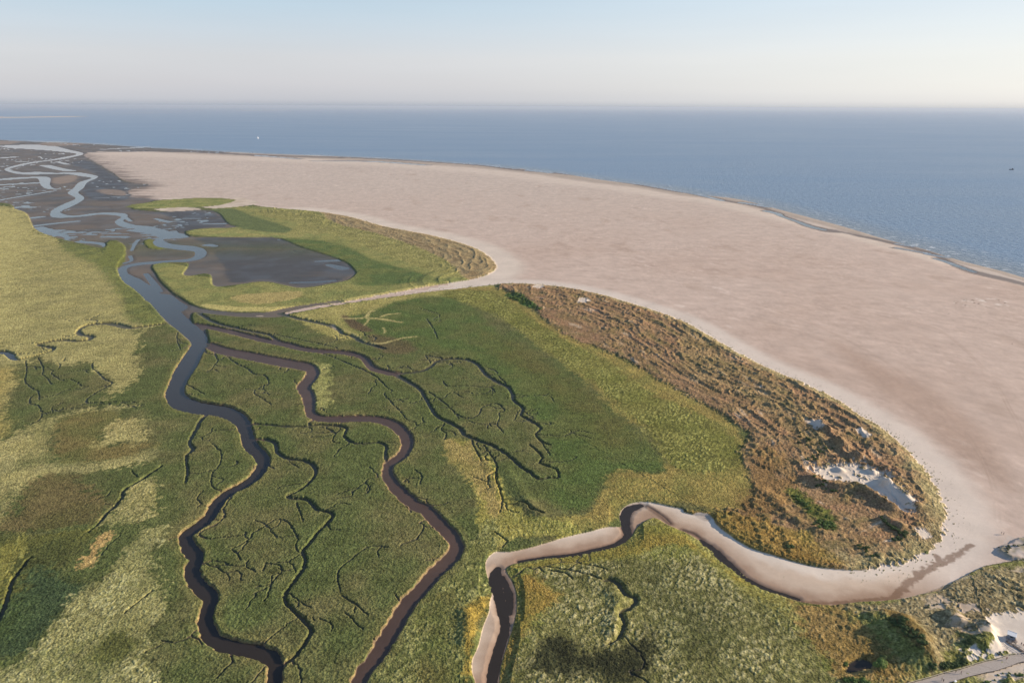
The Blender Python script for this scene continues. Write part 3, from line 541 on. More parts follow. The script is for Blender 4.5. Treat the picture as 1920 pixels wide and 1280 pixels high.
thr = np.abs(fbm(X / 2.6, Y, 90, 4, 83, .55)); thm = mM * sstep(900, 1300, Y) * sstep(.1, .4, fbm(X, Y, 400, 2, 84) + .25)
Z = Z - thm * sstep(.045, .01, thr) * 0.75
# streams over the mud flats (thin, shallow, water filled)
CR[:] = 99; MD[:] = 99
STR = '''A 110,340,26 200,350,28 330,365,16 450,385,18 380,405,12 300,420,8 200,432,8 90,455,10 40,475,13 120,495,10 200,500,7 | A 180,492,10 300,497,8 400,494,10 500,510,16 530,522,16 470,545,22 440,580,32 410,605,46 450,635,36 400,665,32 350,690,32 310,715,36 350,738,18 450,735,11 560,722,12 660,725,14 700,740,22 670,765,32 720,790,22 800,800,22 900,825,27 960,845,40 1010,852,24
A 960,850,20 890,872,30 930,900,27 1050,915,27 1125,932,32 1118,965,32 1050,985,18 900,995,15 780,1005,18 700,1025,20 690,1060,36 740,1100,54 815,1150,60 872,1200,66 912,1260,72 D 858,60,76 945,130,66 1010,190,66 1080,250,72 1120,295,70 1110,340,60
A -300,540,14 0,530,12 120,522,13 240,520,17 255,560,32 280,580,11 320,584,4 | A -300,575,10 0,560,8 240,548,7 | A -100,660,6 30,640,5 300,595,5 | A 250,450,13 330,470,13 400,482,11 | A -100,415,7 0,410,6 60,405,9 | A 200,790,10 330,775,8 430,765,8 | A 190,745,12 230,740,10 | A 230,830,26 330,840,12 380,860,18 330,882,7 | A 220,800,18 260,815,20 300,822,18
A 450,880,11 560,890,11 590,910,9 520,940,11 540,980,9 | A 740,930,10 760,890,12 780,868,10 | A 730,960,12 740,985,9 700,1000,7 | A 875,750,6 950,770,9 | A 740,815,10 870,832,11 | A 820,1060,14 860,1110,22 900,1160,20 | A 1170,898,14 1210,905,8 | A 1640,1110,6 1800,1105,8 1880,1098,6 | A 1780,990,4 1900,985,12 | A 1850,1010,12 1930,1030,20 | A 1150,780,4 1260,778,6 | A 75,690,8 120,685,9 180,687,7 | A 320,430,6 380,445,8 | A 590,360,4 800,350,5 | A 700,740,12 735,765,9
B 45,1255,2 400,1245,2 | E 385,125,4 410,118,24 430,112,6 | B 560,415,6 700,432,8 | B 800,445,9 940,462,10 1000,468,8 | B 1060,478,10 1170,492,7 | B 1480,520,7 1640,548,7 1800,578,6 1920,600,6 | C 0,600,6 100,618,8 220,648,10 | C 330,660,8 400,670,9 480,686,6 | C 470,708,12 530,722,14 560,738,8 640,765,9 720,795,13 790,812,10 | C 1200,915,5 1380,945,5 | C 1380,950,10 1440,960,9 1490,968,7 | C 1420,975,8 1480,992,11 1560,1022,14 1640,1050,10
P 590,302,1 700,303,2 800,310,1.5 | P 480,292,1.5 560,298,1.5 | P 1680,457,2 1710,462,2'''
for s_ in STR.replace('\n', ' | ').split('|'):
    creek(s_, -0.12, 0.10, 10.0, flat=True, wob=.5, mudout=0.0)
Z = np.where((mM + inB) > .35, np.minimum(Z, CR), Z)
wl = (sstep(9, 0, MD / np.maximum(MP, .4)) * (1 - vegm * .5))
COL = COL * (1 - (wl * mM)[..., None] * .35) + alb((92, 80, 76)) * (wl * mM)[..., None] * .35
rb = (sstep(7, 1, MD / MP + nB * 2) * inB)[..., None]
COL = COL * (1 - rb * .8) + alb((128, 114, 104)) * rb * .8
WET = np.maximum(WET, rb[..., 0] * .5)
# dark damp runnels behind the shore
CR[:] = 99; MD[:] = 99
for s_ in ('B 0,405,5 300,420,6 600,437,6 800,452,8 900,465,9 1050,482,8 1200,494,8 1400,515,8 1600,548,8 1800,585,6 1920,605,6', 'C 0,602,6 150,632,10 250,652,10 400,678,8 480,700,10 560,735,12 640,765,16 720,795,22 830,820,26 900,828,6 1000,850,12 1100,870,14 1250,905,16 1400,945,18 1470,980,16 1550,1020,22 1650,1055,28 1780,1085,28 1920,1120,24 2300,1230,24', 'C 1180,915,6 1300,935,6 1420,960,10', 'P 160,286,1 330,284,1.5 480,291,2 640,296,2'):
    carve(spline(pts(s_, 3), False, 4), 0.3, 0.03, 30.0, flat=True, wob=.5)
Z = np.minimum(Z, np.where(MD < 30, CR + 0.02, 99))
q = (sstep(5, -3, MD / MP + nB * 3)  * np.maximum(inB, .8 * (SEA > -60)))[..., None]
COL = COL * (1 - q * .8) + alb((106, 96, 92)) * q * .85
WET = np.maximum(WET, q[..., 0] * .4)
# water strips and tracks in the sandy creek
CR[:] = 99; MD[:] = 99
for s_, b_ in (('H 880,640,14 868,670,36 866,720,50 885,790,38 905,870,32 922,960,28 900,1050,30 868,1160,34 850,1290,40 840,1500,40', -.2), ('H 905,690,20 925,730,24 940,780,34 948,830,30 945,890,20', -.1), ('H 1000,600,5 1150,576,8 1300,562,10 1450,530,12 1550,500,14 1610,450,30 1600,400,40 1595,350,46 1620,305,36 1680,285,20', -.1), ('I 100,480,10 160,525,34 220,580,36 290,640,24 350,690,14 450,745,14 560,782,12 650,812,8', -.1), ('H 1720,290,6 1800,340,14 1850,385,12', .35), ('I 0,425,10 60,445,10 110,480,10', .2)):
    creek(s_, b_, 0.16, 6.0, flat=True, wob=.4, mudout=0)
Z = np.minimum(Z, CR)
q = (sstep(9, 0, MD / MP + nB * 2) * np.maximum(mK, 0))[..., None]
COL = COL * (1 - q * .85) + alb((104, 80, 66)) * q * .85
WET = np.maximum(WET, q[..., 0] * .5)
MD[:] = 99; CR[:] = 99
for s_ in ('I 650,822,6 760,835,7 900,832,7 1000,820,6 1120,812,8 1190,800,18 1230,760,24 1290,705,20 1370,650,20 1440,615,24 1500,600,10 1600,520,6', 'I 1430,570,10 1445,600,22 1440,620,14', 'I 1470,590,5 1560,550,7 1620,510,6', 'I 1215,800,8 1235,745,10 1260,710,6'):
    creek(s_, 0.55, 0.05, 4.0, flat=True, wob=1.2)
q = (sstep(1.6, -0.2, MD + nC * 1.1) * np.maximum(mK, inB))[..., None]
COL = COL * (1 - q * .7) + alb((122, 92, 70)) * q * .7
# white sand of the blowout and of the eastern dune slacks
def sandpatch(s, c=(230, 213, 194), amp=3, drop=0.0):
    mm = mask(s, amp, 1.5)[0]
    paint(mm, c, tuple(v - 16 for v in c), 0.0, s=12)
    SAND[:] = np.maximum(SAND, mm); WET[:] *= (1 - mm)
    global Z
    Z = Z - mm * drop
sandpatch('I 700,95 740,75 800,55 900,62 1000,50 1100,90 1165,140 1180,190 1260,250 1325,322 1250,322 1165,290 1060,205 960,170 880,160 800,142 740,112', (234, 217, 197), 6, 0.9)
gq = mask('I 700,95 740,75 800,55 900,62 1000,50 1100,90 1165,140 1180,190 1260,250 1325,322 1250,322 1165,290 1060,205 960,170 880,160 800,142 740,112', 2.9, 3)[0] * sstep(.2, .36, fbm(X, Y, 9, 4, 58, .6))
paint(gq, (132, 118, 82), (112, 104, 66), 0.4); SAND *= (1 - gq); Z += gq * .5
sandpatch('I 1300,440 1350,430 1390,460 1350,480'); sandpatch('F 690,770 740,765 790,800 760,810'); sandpatch('F 400,560 440,570 445,590 410,575'); sandpatch('B 1080,1140 1120,1130 1140,1150 1100,1155'); sandpatch('B 1330,1215 1370,1210 1390,1230 1340,1235'); sandpatch('F 1000,810 1040,850 1020,860 990,830')
sandpatch('I 1700,960 1760,930 1850,910 1930,890 2400,860 2400,1300 1880,1130 1780,1150 1700,1160 1600,1180 1580,1140 1640,1080 1680,1130 1700,1080 1705,1010', (232, 218, 202), 5)
sandpatch('I 1560,870 1620,860 1660,880 1600,910 1530,900', (206, 186, 164), 6); sandpatch('I 1780,520 1850,480 1930,470 2300,450 2300,580 1900,600 1800,590', (216, 200, 186), 8)
sandpatch('I 1700,1290 1800,1220 1930,1160 2300,1100 2300,1230 1900,1240 1800,1290', (222, 206, 188), 5)
sandpatch('I 60,340 110,335 160,352 150,375 110,370', (206, 190, 174), 2)
sandpatch('D 1440,160 1475,152 1480,160', (220, 200, 180), 1); sandpatch('D 1850,200 1885,215 1895,240 1880,235', (196, 176, 150), 1)
seq = mask('I 1380,850 1500,760 1700,680 1930,640 2400,600 2400,1320 1750,1300 1600,1190 1500,1000 1420,920', 2.9, 25)[0] * sstep(.16, .34, fbm(X / 1.5, Y, 16, 5, 59, .62))
paint(seq, (216, 197, 172), (202, 180, 154), 0.05); SAND[:] = np.maximum(SAND, seq)
# pond under the round tree
pdm, pdd = mask('I 915,1200 935,1170 980,1148 1030,1150 1070,1175 1070,1195 1020,1212 960,1222 925,1225', 1, .8)
ztop = float(Z[pdd > 0].mean()) if (pdd > 0).any() else 1.5
Zp = 0.1 - 0.9 * sstep(0, 2, pdd) + np.maximum(0, -pdd) * 0.8
Z = np.where(pdd > -12, np.minimum(Z, Zp), Z)
COL = COL * (1 - pdm[..., None]) + alb((40, 42, 36)) * pdm[..., None]
hm_ = mask('I 1770,545 1800,520 1850,500 1930,470 2300,440 2300,590 1900,600 1810,575', 2.9, 4)[0]
Z += hm_ * (1.6 + 1.0 * fbm(X, Y, 14, 3, 97)); hq_ = (hm_ * sstep(-.05, .3, fbm(X, Y, 9, 3, 98)))[..., None] * .7; COL = COL * (1 - hq_) + alb((140, 132, 98)) * hq_
# flatten for boardwalk and hut
RAIL = [(1600, 1308), (1660, 1295), (1714, 1279), (1744, 1271), (1776, 1261), (1802, 1255), (1823, 1248), (1849, 1240), (1869, 1236), (1886, 1230), (1902, 1227), (1919, 1225), (1950, 1222), (2000, 1216), (2080, 1204)]
KERB = [(1680, 1318), (1720, 1305), (1758, 1290), (1778, 1281), (1797, 1274), (1816, 1268), (1833, 1264), (1849, 1260), (1866, 1257), (1882, 1252), (1900, 1246), (1913, 1241), (1945, 1236), (2000, 1230), (2080, 1218)]
DZ = 2.6
rail = np.array([unproj(*p, DZ) for p in RAIL]); kerb = np.array([unproj(*p, DZ) for p in KERB])
dkm = sdpoly(np.concatenate([rail, kerb[::-1]]))
q = sstep(-12, 1, dkm); Z = Z * (1 - q) + (1.95 + .25 * nB) * q
q = mask('P 1862,1180 1900,1160 1960,1150 2100,1140 2100,1215 1920,1222 1880,1222', 2.9, 14)[0]; Z = Z * (1 - q) + (2.0 + .15 * nA) * q
# ------------------------------------------------------------------ fine relief: tussocks, clumps, ripples
veg = np.clip(1 - SAND, 0, 1) * (1 - mM) * (1 - mud) * sstep(-0.2, 0.8, land * 0 + 1)
def fade(s): return np.clip(s / (2.2 * SPC), 0, 1)
xw = X + 1.2 * nC + 2.5 * nB; yw = Y + 1.2 * fbm(X, Y, 5, 2, 91)
ca, sa = math.cos(-.9), math.sin(-.9)
w1, r1_ = worley((xw * ca - yw * sa) / 1.7, (xw * sa + yw * ca) * 1.15, 2.5, 41)
w2, r2_ = worley(X * 1.0, Y, 1.5, 43)
clump = np.clip(1 - w1 / (0.42 + .28 * r1_), 0, 1) ** 0.8 * fade(2.8) * (r1_ > .18)
clump2 = np.clip(1 - w2 / (0.45 + .25 * r2_), 0, 1) ** 0.8 * fade(1.5)
big, rbig = worley(X + 4 * nB, Y + 3 * nC, 9.0, 45)
hump = np.clip(1 - big / (.35 + .35 * rbig), 0, 1) * fade(9)
patch = 0.25 + 0.75 * sstep(-.35, .3, fbm(X, Y, 26, 4, 47))
tt = TUS * veg * .58
fine = fbm(X, Y, 1.6, 2, 92) * fade(1.6)
hc, rhc = worley(X + 1.5 * nC, Y, 6.0, 48)
hcl = np.clip(1 - hc / (.3 + .35 * rhc), 0, 1) * fade(6) * (rhc > .35) * sstep(-.25, .35, fbm(X, Y, 45, 2, 49)) 
DU = np.clip(DUN + SE * mS, 0, 1)
Z += DU * veg * (1.1 * hcl + .3 * clump * (.5 + nB))
Z += tt * patch * (0.85 * clump + 0.5 * clump2 + 0.25 * hump) + veg * 0.27 * fine + 0.12 * np.abs(nC) * tt
farv = sstep(.8, .2, fade(3.4))
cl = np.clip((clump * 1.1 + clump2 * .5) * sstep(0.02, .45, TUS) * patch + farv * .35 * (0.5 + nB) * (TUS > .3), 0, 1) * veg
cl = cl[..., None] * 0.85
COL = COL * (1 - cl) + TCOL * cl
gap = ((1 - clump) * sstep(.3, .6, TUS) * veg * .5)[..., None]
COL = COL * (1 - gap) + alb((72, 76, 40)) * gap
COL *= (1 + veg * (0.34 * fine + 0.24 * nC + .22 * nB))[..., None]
# marram and heath speckle in the dunes, drift-line bits on the white sand fringe
hq = (hcl * DU * veg * .6)[..., None]; COL = COL * (1 - hq) + alb((112, 104, 62)) * hq
br = (sstep(0.25, .6, fbm(X, Y, 7, 3, 93)) * DU * veg * .45)[..., None]
COL = COL * (1 - br) + alb((76, 78, 44)) * br
fringe = sstep(-16, -2, FT) * sstep(12, 4, FT) * sstep(2, 12, -dS)
sp = ((w1 < 0.12 + .10 * nB + .10 * sstep(-7, 3, FT)) * (r1_ > .5 - .4 * nA) * fringe * SAND).astype(np.float32)
COL = COL * (1 - sp[..., None] * .95) + alb((104, 102, 66)) * sp[..., None] * .95
Z += sp * .12
Z += SAND * (0.05 * fbm(X / 2, Y, 12, 2, 94) + 0.02 * fine)
lum = (COL * np.array([.3, .55, .15], np.float32)).sum(-1, keepdims=True); ds = (.03 * veg)[..., None]
COL = COL * (1 - ds) + lum * ds * np.array([1.06, 1.0, .88], np.float32)
COL = np.clip(COL * (1 + .14 * veg)[..., None], 0.005, 0.9)
print('heights', float(Z.min()), float(Z.max()))
def gridmesh(name, X, Y, Z):
    ny, nx = X.shape
    me = bpy.data.meshes.new(name)
    nv = nx * ny; nf = (nx - 1) * (ny - 1)
    co = np.stack([X, Y, Z], -1).astype(np.float32).reshape(-1)
    me.vertices.add(nv); me.vertices.foreach_set('co', co)
    a = (np.arange(ny - 1)[:, None] * nx + np.arange(nx - 1)[None]).astype(np.int32).reshape(-1)
    loops = np.stack([a, a + 1, a + nx + 1, a + nx], -1).reshape(-1)
    me.loops.add(nf * 4); me.loops.foreach_set('vertex_index', loops)
    me.polygons.add(nf); me.polygons.foreach_set('loop_start', np.arange(0, nf * 4, 4, dtype=np.int32))
    try: me.polygons.foreach_set('loop_total', np.full(nf, 4, np.int32))
    except Exception: pass
    me.update(); me.validate()
    me.polygons.foreach_set('use_smooth', np.ones(nf, bool))
    o = bpy.data.objects.new(name, me); col.objects.link(o)
    return o
def attr(o, name, arr, kind='FLOAT'):
    a = o.data.attributes.new(name, kind, 'POINT')
    if kind == 'FLOAT': a.data.foreach_set('value', arr.astype(np.float32).reshape(-1))
    else:
        c4 = np.ones(arr.shape[:-1] + (4,), np.float32); c4[..., :3] = arr
        a.data.foreach_set('color', c4.reshape(-1))
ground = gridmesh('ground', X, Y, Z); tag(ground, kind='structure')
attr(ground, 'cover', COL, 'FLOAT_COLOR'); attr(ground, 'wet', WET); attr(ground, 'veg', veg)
# ------------------------------------------------------------------ materials
class NT:
    def __init__(s, name):
        s.m = bpy.data.materials.new(name); s.m.use_nodes = True; s.t = s.m.node_tree
        s.p = s.t.nodes['Principled BSDF']
    def n(s, typ, **k):
        o = s.t.nodes.new(typ)
        for a, b in k.items(): setattr(o, a, b)
        return o
    def l(s, a, b): s.t.links.new(a, b)
    def math(s, op, a, b=None, c=None):
        o = s.n('ShaderNodeMath', operation=op)
        for i, v in enumerate((a, b, c)):
            if v is None: continue
            if isinstance(v, (int, float)): o.inputs[i].default_value = v
            else: s.l(v, o.inputs[i])
        return o.outputs[0]
g = NT('ground_cover')
at = g.n('ShaderNodeAttribute', attribute_name='cover'); wt = g.n('ShaderNodeAttribute', attribute_name='wet'); vg = g.n('ShaderNodeAttribute', attribute_name='veg')
tc = g.n('ShaderNodeNewGeometry')
n1 = g.n('ShaderNodeTexNoise'); n1.inputs['Scale'].default_value = 1.1; n1.inputs['Detail'].default_value = 5; g.l(tc.outputs['Position'], n1.inputs['Vector'])
n2 = g.n('ShaderNodeTexNoise'); n2.inputs['Scale'].default_value = 0.03; n2.inputs['Detail'].default_value = 6; g.l(tc.outputs['Position'], n2.inputs['Vector'])
amp = g.math('MULTIPLY_ADD', vg.outputs['Fac'], 2.3, 0.15)
n3 = g.n('ShaderNodeTexNoise'); n3.inputs['Scale'].default_value = 0.33; n3.inputs['Detail'].default_value = 7; n3.inputs['Roughness'].default_value = .75; g.l(tc.outputs['Position'], n3.inputs['Vector'])
f3 = g.math('MULTIPLY', g.math('SUBTRACT', n3.outputs['Fac'], 0.5), g.math('MULTIPLY_ADD', vg.outputs['Fac'], 2.2, 0.25))
f1 = g.math('MULTIPLY', g.math('SUBTRACT', n1.outputs['Fac'], 0.5), amp)
f2 = g.math('MULTIPLY', g.math('SUBTRACT', n2.outputs['Fac'], 0.5), 0.35)
ff = g.math('MAXIMUM', g.math('ADD', g.math('ADD', g.math('ADD', f1, f3), f2), 1.0), 0.15)
vm = g.n('ShaderNodeVectorMath', operation='SCALE'); g.l(at.outputs['Color'], vm.inputs[0]); g.l(ff, vm.inputs['Scale'])
g.l(vm.outputs[0], g.p.inputs['Base Color'])
g.l(g.math('MULTIPLY_ADD', wt.outputs['Fac'], -0.45, 0.95), g.p.inputs['Roughness'])
g.l(g.math('MULTIPLY_ADD', wt.outputs['Fac'], 0.20, 0.06), g.p.inputs['Specular IOR Level'])
bp = g.n('ShaderNodeBump'); bp.inputs['Distance'].default_value = 0.8
g.l(g.math('MULTIPLY', n1.outputs['Fac'], vg.outputs['Fac']), bp.inputs['Height']); bp.inputs['Strength'].default_value = 0.7
g.l(bp.outputs[0], g.p.inputs['Normal'])
ground.data.materials.append(g.m)
# ---- water sheet
wv = np.concatenate([np.linspace(1480, 262, 260), 640 + F * np.tan(-PITCH + np.geomspace(math.atan((262 - 640) / F) + PITCH, 0.0014, 130))[1:]])
wy = vy(wv)
wu = np.linspace(-2.6, 2.6, 360)
WX = wu[None] * 0.75 * (wy[:, None] * math.cos(PITCH) + H * math.sin(PITCH)); WY = np.repeat(wy[:, None], len(wu), 1)
water = gridmesh('sea', WX, WY, np.zeros_like(WX)); tag(water, kind='structure')
def linedist(P, x, y):
    best = np.full(x.shape, 1e18); D = np.zeros(x.shape)
    for k in range(len(P) - 1):
        ax, ay = P[k][:2]; bx, by = P[k + 1][:2]; ex, ey = bx - ax, by - ay
        t = np.clip(((x - ax) * ex + (y - ay) * ey) / (ex * ex + ey * ey + 1e-9), 0, 1)
        d2 = (x - ax - t * ex) ** 2 + (y - ay - t * ey) ** 2; m = d2 < best
        best = np.where(m, d2, best); D = np.where(m, np.sqrt(d2) * np.sign(ex * (y - ay) - ey * (x - ax)), D)
    return D
wd = linedist(Psh, WX, WY)
attr(water, 'open_sea', sstep(-40, 0, wd)); attr(water, 'offshore', np.clip(wd, -100, 4000) / 1000)
s = NT('sea_water')
geo = s.n('ShaderNodeNewGeometry'); op = s.n('ShaderNodeAttribute', attribute_name='open_sea'); off = s.n('ShaderNodeAttribute', attribute_name='offshore')
mp = s.n('ShaderNodeMapping'); mp.inputs['Scale'].default_value = (1, 1, 1); s.l(geo.outputs['Position'], mp.inputs['Vector'])
wn = s.n('ShaderNodeTexNoise'); wn.inputs['Scale'].default_value = 0.07; wn.inputs['Detail'].default_value = 5; wn.inputs['Roughness'].default_value = .65; s.l(mp.outputs[0], wn.inputs['Vector'])
mp2 = s.n('ShaderNodeMapping'); mp2.inputs['Scale'].default_value = (0.0006, 0.0022, 1); s.l(geo.outputs['Position'], mp2.inputs['Vector'])
sn = s.n('ShaderNodeTexNoise'); sn.inputs['Scale'].default_value = 1.0; sn.inputs['Detail'].default_value = 6; sn.inputs['Roughness'].default_value = .6; s.l(mp2.outputs[0], sn.inputs['Vector'])
streak = s.math('SUBTRACT', sn.outputs['Fac'], 0.5)
cr = s.n('ShaderNodeMix', data_type='RGBA'); cr.inputs['A'].default_value = (0.030, 0.023, 0.017, 1); cr.inputs['B'].default_value = (0.15, 0.225, 0.315, 1)
s.l(op.outputs['Fac'], cr.inputs['Factor'])
sh = s.n('ShaderNodeMapRange'); sh.inputs['From Min'].default_value = 0; sh.inputs['From Max'].default_value = 0.12; s.l(off.outputs['Fac'], sh.inputs['Value'])
mxs = s.n('ShaderNodeMix', data_type='RGBA'); mxs.inputs['A'].default_value = (0.19, 0.22, 0.24, 1)
s.l(sh.outputs[0], mxs.inputs['Factor']); s.l(cr.outputs['Result'], mxs.inputs['B'])
fin = s.n('ShaderNodeMix', data_type='RGBA'); s.l(op.outputs['Fac'], fin.inputs['Factor']); s.l(cr.outputs['Result'], fin.inputs['A']); s.l(mxs.outputs['Result'], fin.inputs['B'])
sc_ = s.n('ShaderNodeVectorMath', operation='SCALE'); s.l(fin.outputs['Result'], sc_.inputs[0]); s.l(s.math('MULTIPLY_ADD', streak, 0.5, 1.0), sc_.inputs['Scale'])
fo = s.n('ShaderNodeMapping'); fo.inputs['Scale'].default_value = (0.05, 0.09, 1); fo.inputs['Rotation'].default_value = (0, 0, 0.55); s.l(geo.outputs['Position'], fo.inputs['Vector'])
fn = s.n('ShaderNodeTexNoise'); fn.inputs['Scale'].default_value = 1.0; fn.inputs['Detail'].default_value = 4; s.l(fo.outputs[0], fn.inputs['Vector'])
fr = s.n('ShaderNodeMapRange'); fr.inputs['From Min'].default_value = 0.58; fr.inputs['From Max'].default_value = 0.66; s.l(fn.outputs['Fac'], fr.inputs['Value'])
fd = s.n('ShaderNodeMapRange'); fd.inputs['From Min'].default_value = 0.14; fd.inputs['From Max'].default_value = 0.0; s.l(off.outputs['Fac'], fd.inputs['Value'])
fmx = s.n('ShaderNodeMix', data_type='RGBA'); fmx.inputs['B'].default_value = (0.62, 0.64, 0.66, 1)
s.l(s.math('MULTIPLY', s.math('MULTIPLY', s.math('MULTIPLY', fr.outputs[0], fd.outputs[0]), op.outputs['Fac']), 0.8), fmx.inputs['Factor']); s.l(sc_.outputs[0], fmx.inputs['A'])
s.l(fmx.outputs['Result'], s.p.inputs['Base Color'])
s.l(s.math('ADD', s.math('MULTIPLY_ADD', op.outputs['Fac'], 0.30, 0.06), s.math('MULTIPLY', s.math('MULTIPLY', streak, op.outputs['Fac']), 0.35)), s.p.inputs['Roughness'])
s.p.inputs['IOR'].default_value = 1.33
s.l(s.math('MULTIPLY_ADD', op.outputs['Fac'], -0.10, 0.34), s.p.inputs['Specular IOR Level'])
b2 = s.n('ShaderNodeBump'); b2.inputs['Distance'].default_value = 4.0; s.l(wn.outputs['Fac'], b2.inputs['Height']); s.l(s.math('MULTIPLY_ADD', op.outputs['Fac'], 0.9, 0.0), b2.inputs['Strength'])
s.l(b2.outputs[0], s.p.inputs['Normal'])
water.data.materials.append(s.m)

# ------------------------------------------------------------------ haze over sea and land
hz = bpy.data.meshes.new('haze'); bmh = bmesh.new(); bmesh.ops.create_cube(bmh, size=1)
for v in bmh.verts:
    v.co = ((v.co.x) * 720000, 92000 + v.co.y * 188000, -9 + (v.co.z + .5) * (H + 12 + 9))
bmh.to_mesh(hz); bmh.free(); hzo = bpy.data.objects.new('haze', hz); col.objects.link(hzo); tag(hzo, 'thin pale haze lying over the sea and the sand flats', 'haze', kind='stuff')
hm = bpy.data.materials.new('haze_air'); hm.use_nodes = True; ht = hm.node_tree; ht.nodes.clear()
ho = ht.nodes.new('ShaderNodeOutputMaterial'); hv = ht.nodes.new('ShaderNodeVolumePrincipled')
hv.inputs['Color'].default_value = (0.555, 0.625, 0.745, 1); hv.inputs['Density'].default_value = 2.5e-5; hv.inputs['Anisotropy'].default_value = 0.1
ht.links.new(hv.outputs[0], ho.inputs['Volume']); hz.materials.append(hm)

# ------------------------------------------------------------------ things
def hgt(x, y):
    r = np.interp(y, YR, np.arange(NY)); i = int(min(max(r, 0), NY - 2)); f = r - i
    def row(k):
        c = np.interp(x / WG[k], uu, np.arange(NX)); j = int(min(max(c, 0), NX - 2)); return Z[k, j] * (1 - (c - j)) + Z[k, j + 1] * (c - j)
    return float(row(i) * (1 - f) + row(i + 1) * f)
def at(px, py, z=None):
    if z is not None: x, y = unproj(px, py, z); return Vector((x, y, z))
    zz = 1.5
    for _ in range(6): x, y = unproj(px, py, zz); zz = hgt(x, y)
    return Vector((x, y, zz))
def mat(name, c, rough=.8, var=.25, scale=3.0, spec=.3):
    g = NT(name); n = g.n('ShaderNodeTexNoise'); n.inputs['Scale'].default_value = scale; n.inputs['Detail'].default_value = 4
    tcn = g.n('ShaderNodeTexCoord'); g.l(tcn.outputs['Object'], n.inputs['Vector'])
    v = g.n('ShaderNodeVectorMath', operation='SCALE'); v.inputs[0].default_value = c
    g.l(g.math('MULTIPLY_ADD', n.outputs['Fac'], var * 2, 1 - var), v.inputs['Scale']); g.l(v.outputs[0], g.p.inputs['Base Color'])
    g.p.inputs['Roughness'].default_value = rough; g.p.inputs['Specular IOR Level'].default_value = spec
    return g.m
class MB:                        # collects shapes into one mesh
    def __init__(s): s.b = bmesh.new()
    def box(s, c, size, rz=0, rx=0, ry=0, bev=0, mi=0):
        M = Matrix.Translation(c) @ Matrix.Rotation(rz, 4, 'Z') @ Matrix.Rotation(ry, 4, 'Y') @ Matrix.Rotation(rx, 4, 'X') @ Matrix.Diagonal((*size, 1))
        r = bmesh.ops.create_cube(s.b, size=1, matrix=M)
        for v in r['verts']:
            for f in v.link_faces: f.material_index = mi
        if bev: bmesh.ops.bevel(s.b, geom=list({e for v in r['verts'] for e in v.link_edges}), offset=bev, segments=1, affect='EDGES')
        return s
    def tube(s, a, b, r1, r2=None, seg=8, mi=0):
        a, b = Vector(a), Vector(b); d = b - a
        M = Matrix.Translation((a + b) / 2) @ d.to_track_quat('Z', 'Y').to_matrix().to_4x4()
        r = bmesh.ops.create_cone(s.b, cap_ends=True, segments=seg, radius1=r1, radius2=r1 if r2 is None else r2, depth=d.length, matrix=M)
        for v in r['verts']:
            for f in v.link_faces: f.material_index = mi
        return s
    def face(s, ps, mi=0):
        f = s.b.faces.new([s.b.verts.new(p) for p in ps]); f.material_index = mi; return s
    def build(s, name, mats, parent=None, smooth=False):
        me = bpy.data.meshes.new(name); bmesh.ops.recalc_face_normals(s.b, faces=s.b.faces); s.b.to_mesh(me); s.b.free()
        for m_ in (mats if isinstance(mats, (list, tuple)) else [mats]): me.materials.append(m_)
        if smooth:
            for p in me.polygons: p.use_smooth = True
        o = bpy.data.objects.new(name, me); col.objects.link(o); o.parent = parent
        return o
def empty(name, loc, rz=0, s=1):
    o = bpy.data.objects.new(name, None); col.objects.link(o); o.location = loc; o.rotation_euler = (0, 0, rz); o.scale = (s, s, s); return o
def copy_tree(o, parent=None):
    c = o.copy(); col.objects.link(c); c.parent = parent
    for ch in [q for q in bpy.data.objects if q.parent == o]: copy_tree(ch, c)
    return c
WOOD = mat('grey_wood', (0.36, 0.31, 0.27), .85, .3, 1.2); WOODD = mat('dark_wood', (0.12, 0.10, 0.09), .85, .3, 2); WOODL = mat('pale_wood', (0.50, 0.42, 0.33), .8, .25, 2)
WHITE = mat('white_paint', (0.78, 0.77, 0.75), .5, .08, 1); DARK = mat('dark_paint', (0.05, 0.055, 0.07), .5, .2, 1); RED = mat('red_brown_door', (0.22, 0.08, 0.06), .6, .2, 1); SAIL = mat('sail_cloth', (0.8, 0.8, 0.8), .7, .05, 1)
# ---- boardwalk
N = 300
def resample(P, n):
    L = np.concatenate([[0], np.cumsum(np.hypot(*np.diff(P, axis=0).T))]); t = np.linspace(0, L[-1], n)
    return np.stack([np.interp(t, L, P[:, 0]), np.interp(t, L, P[:, 1])], 1), L[-1]
ra, la = resample(spline(rail, False, 6), N); kb_, _ = resample(spline(kerb, False, 6), N)
bw = empty('boardwalk', (ra[N // 2][0], ra[N // 2][1], 0)); tag(bw, 'wide grey plank boardwalk curving past the sandy dunes in the bottom corner', 'boardwalk')
O = Vector(bw.location)
m = MB(); rr = random.Random(3)
for i in range(N - 1):
    a, b = Vector((*ra[i], DZ)) - O, Vector((*ra[i + 1], DZ)) - O; c, d = Vector((*kb_[i + 1], DZ)) - O, Vector((*kb_[i], DZ)) - O
    g = .06 if i % 24 else .3; dz = Vector((0, 0, rr.uniform(0, .012)))
    b2_, c2_ = b.lerp(a, g), c.lerp(d, g); lo = Vector((0, 0, -.07))
    top = [a + dz, b2_ + dz, c2_ + dz, d + dz]
    m.face(top, i % 3 == 0); m.face([top[0] + lo, top[3] + lo, top[2] + lo, top[1] + lo])
    for k in range(4): m.face([top[k], top[(k + 1) % 4], top[(k + 1) % 4] + lo, top[k] + lo])
m.build('deck', [WOOD, mat('worn_wood', (0.40, 0.345, 0.30), .85, .3, 1.5)], bw)
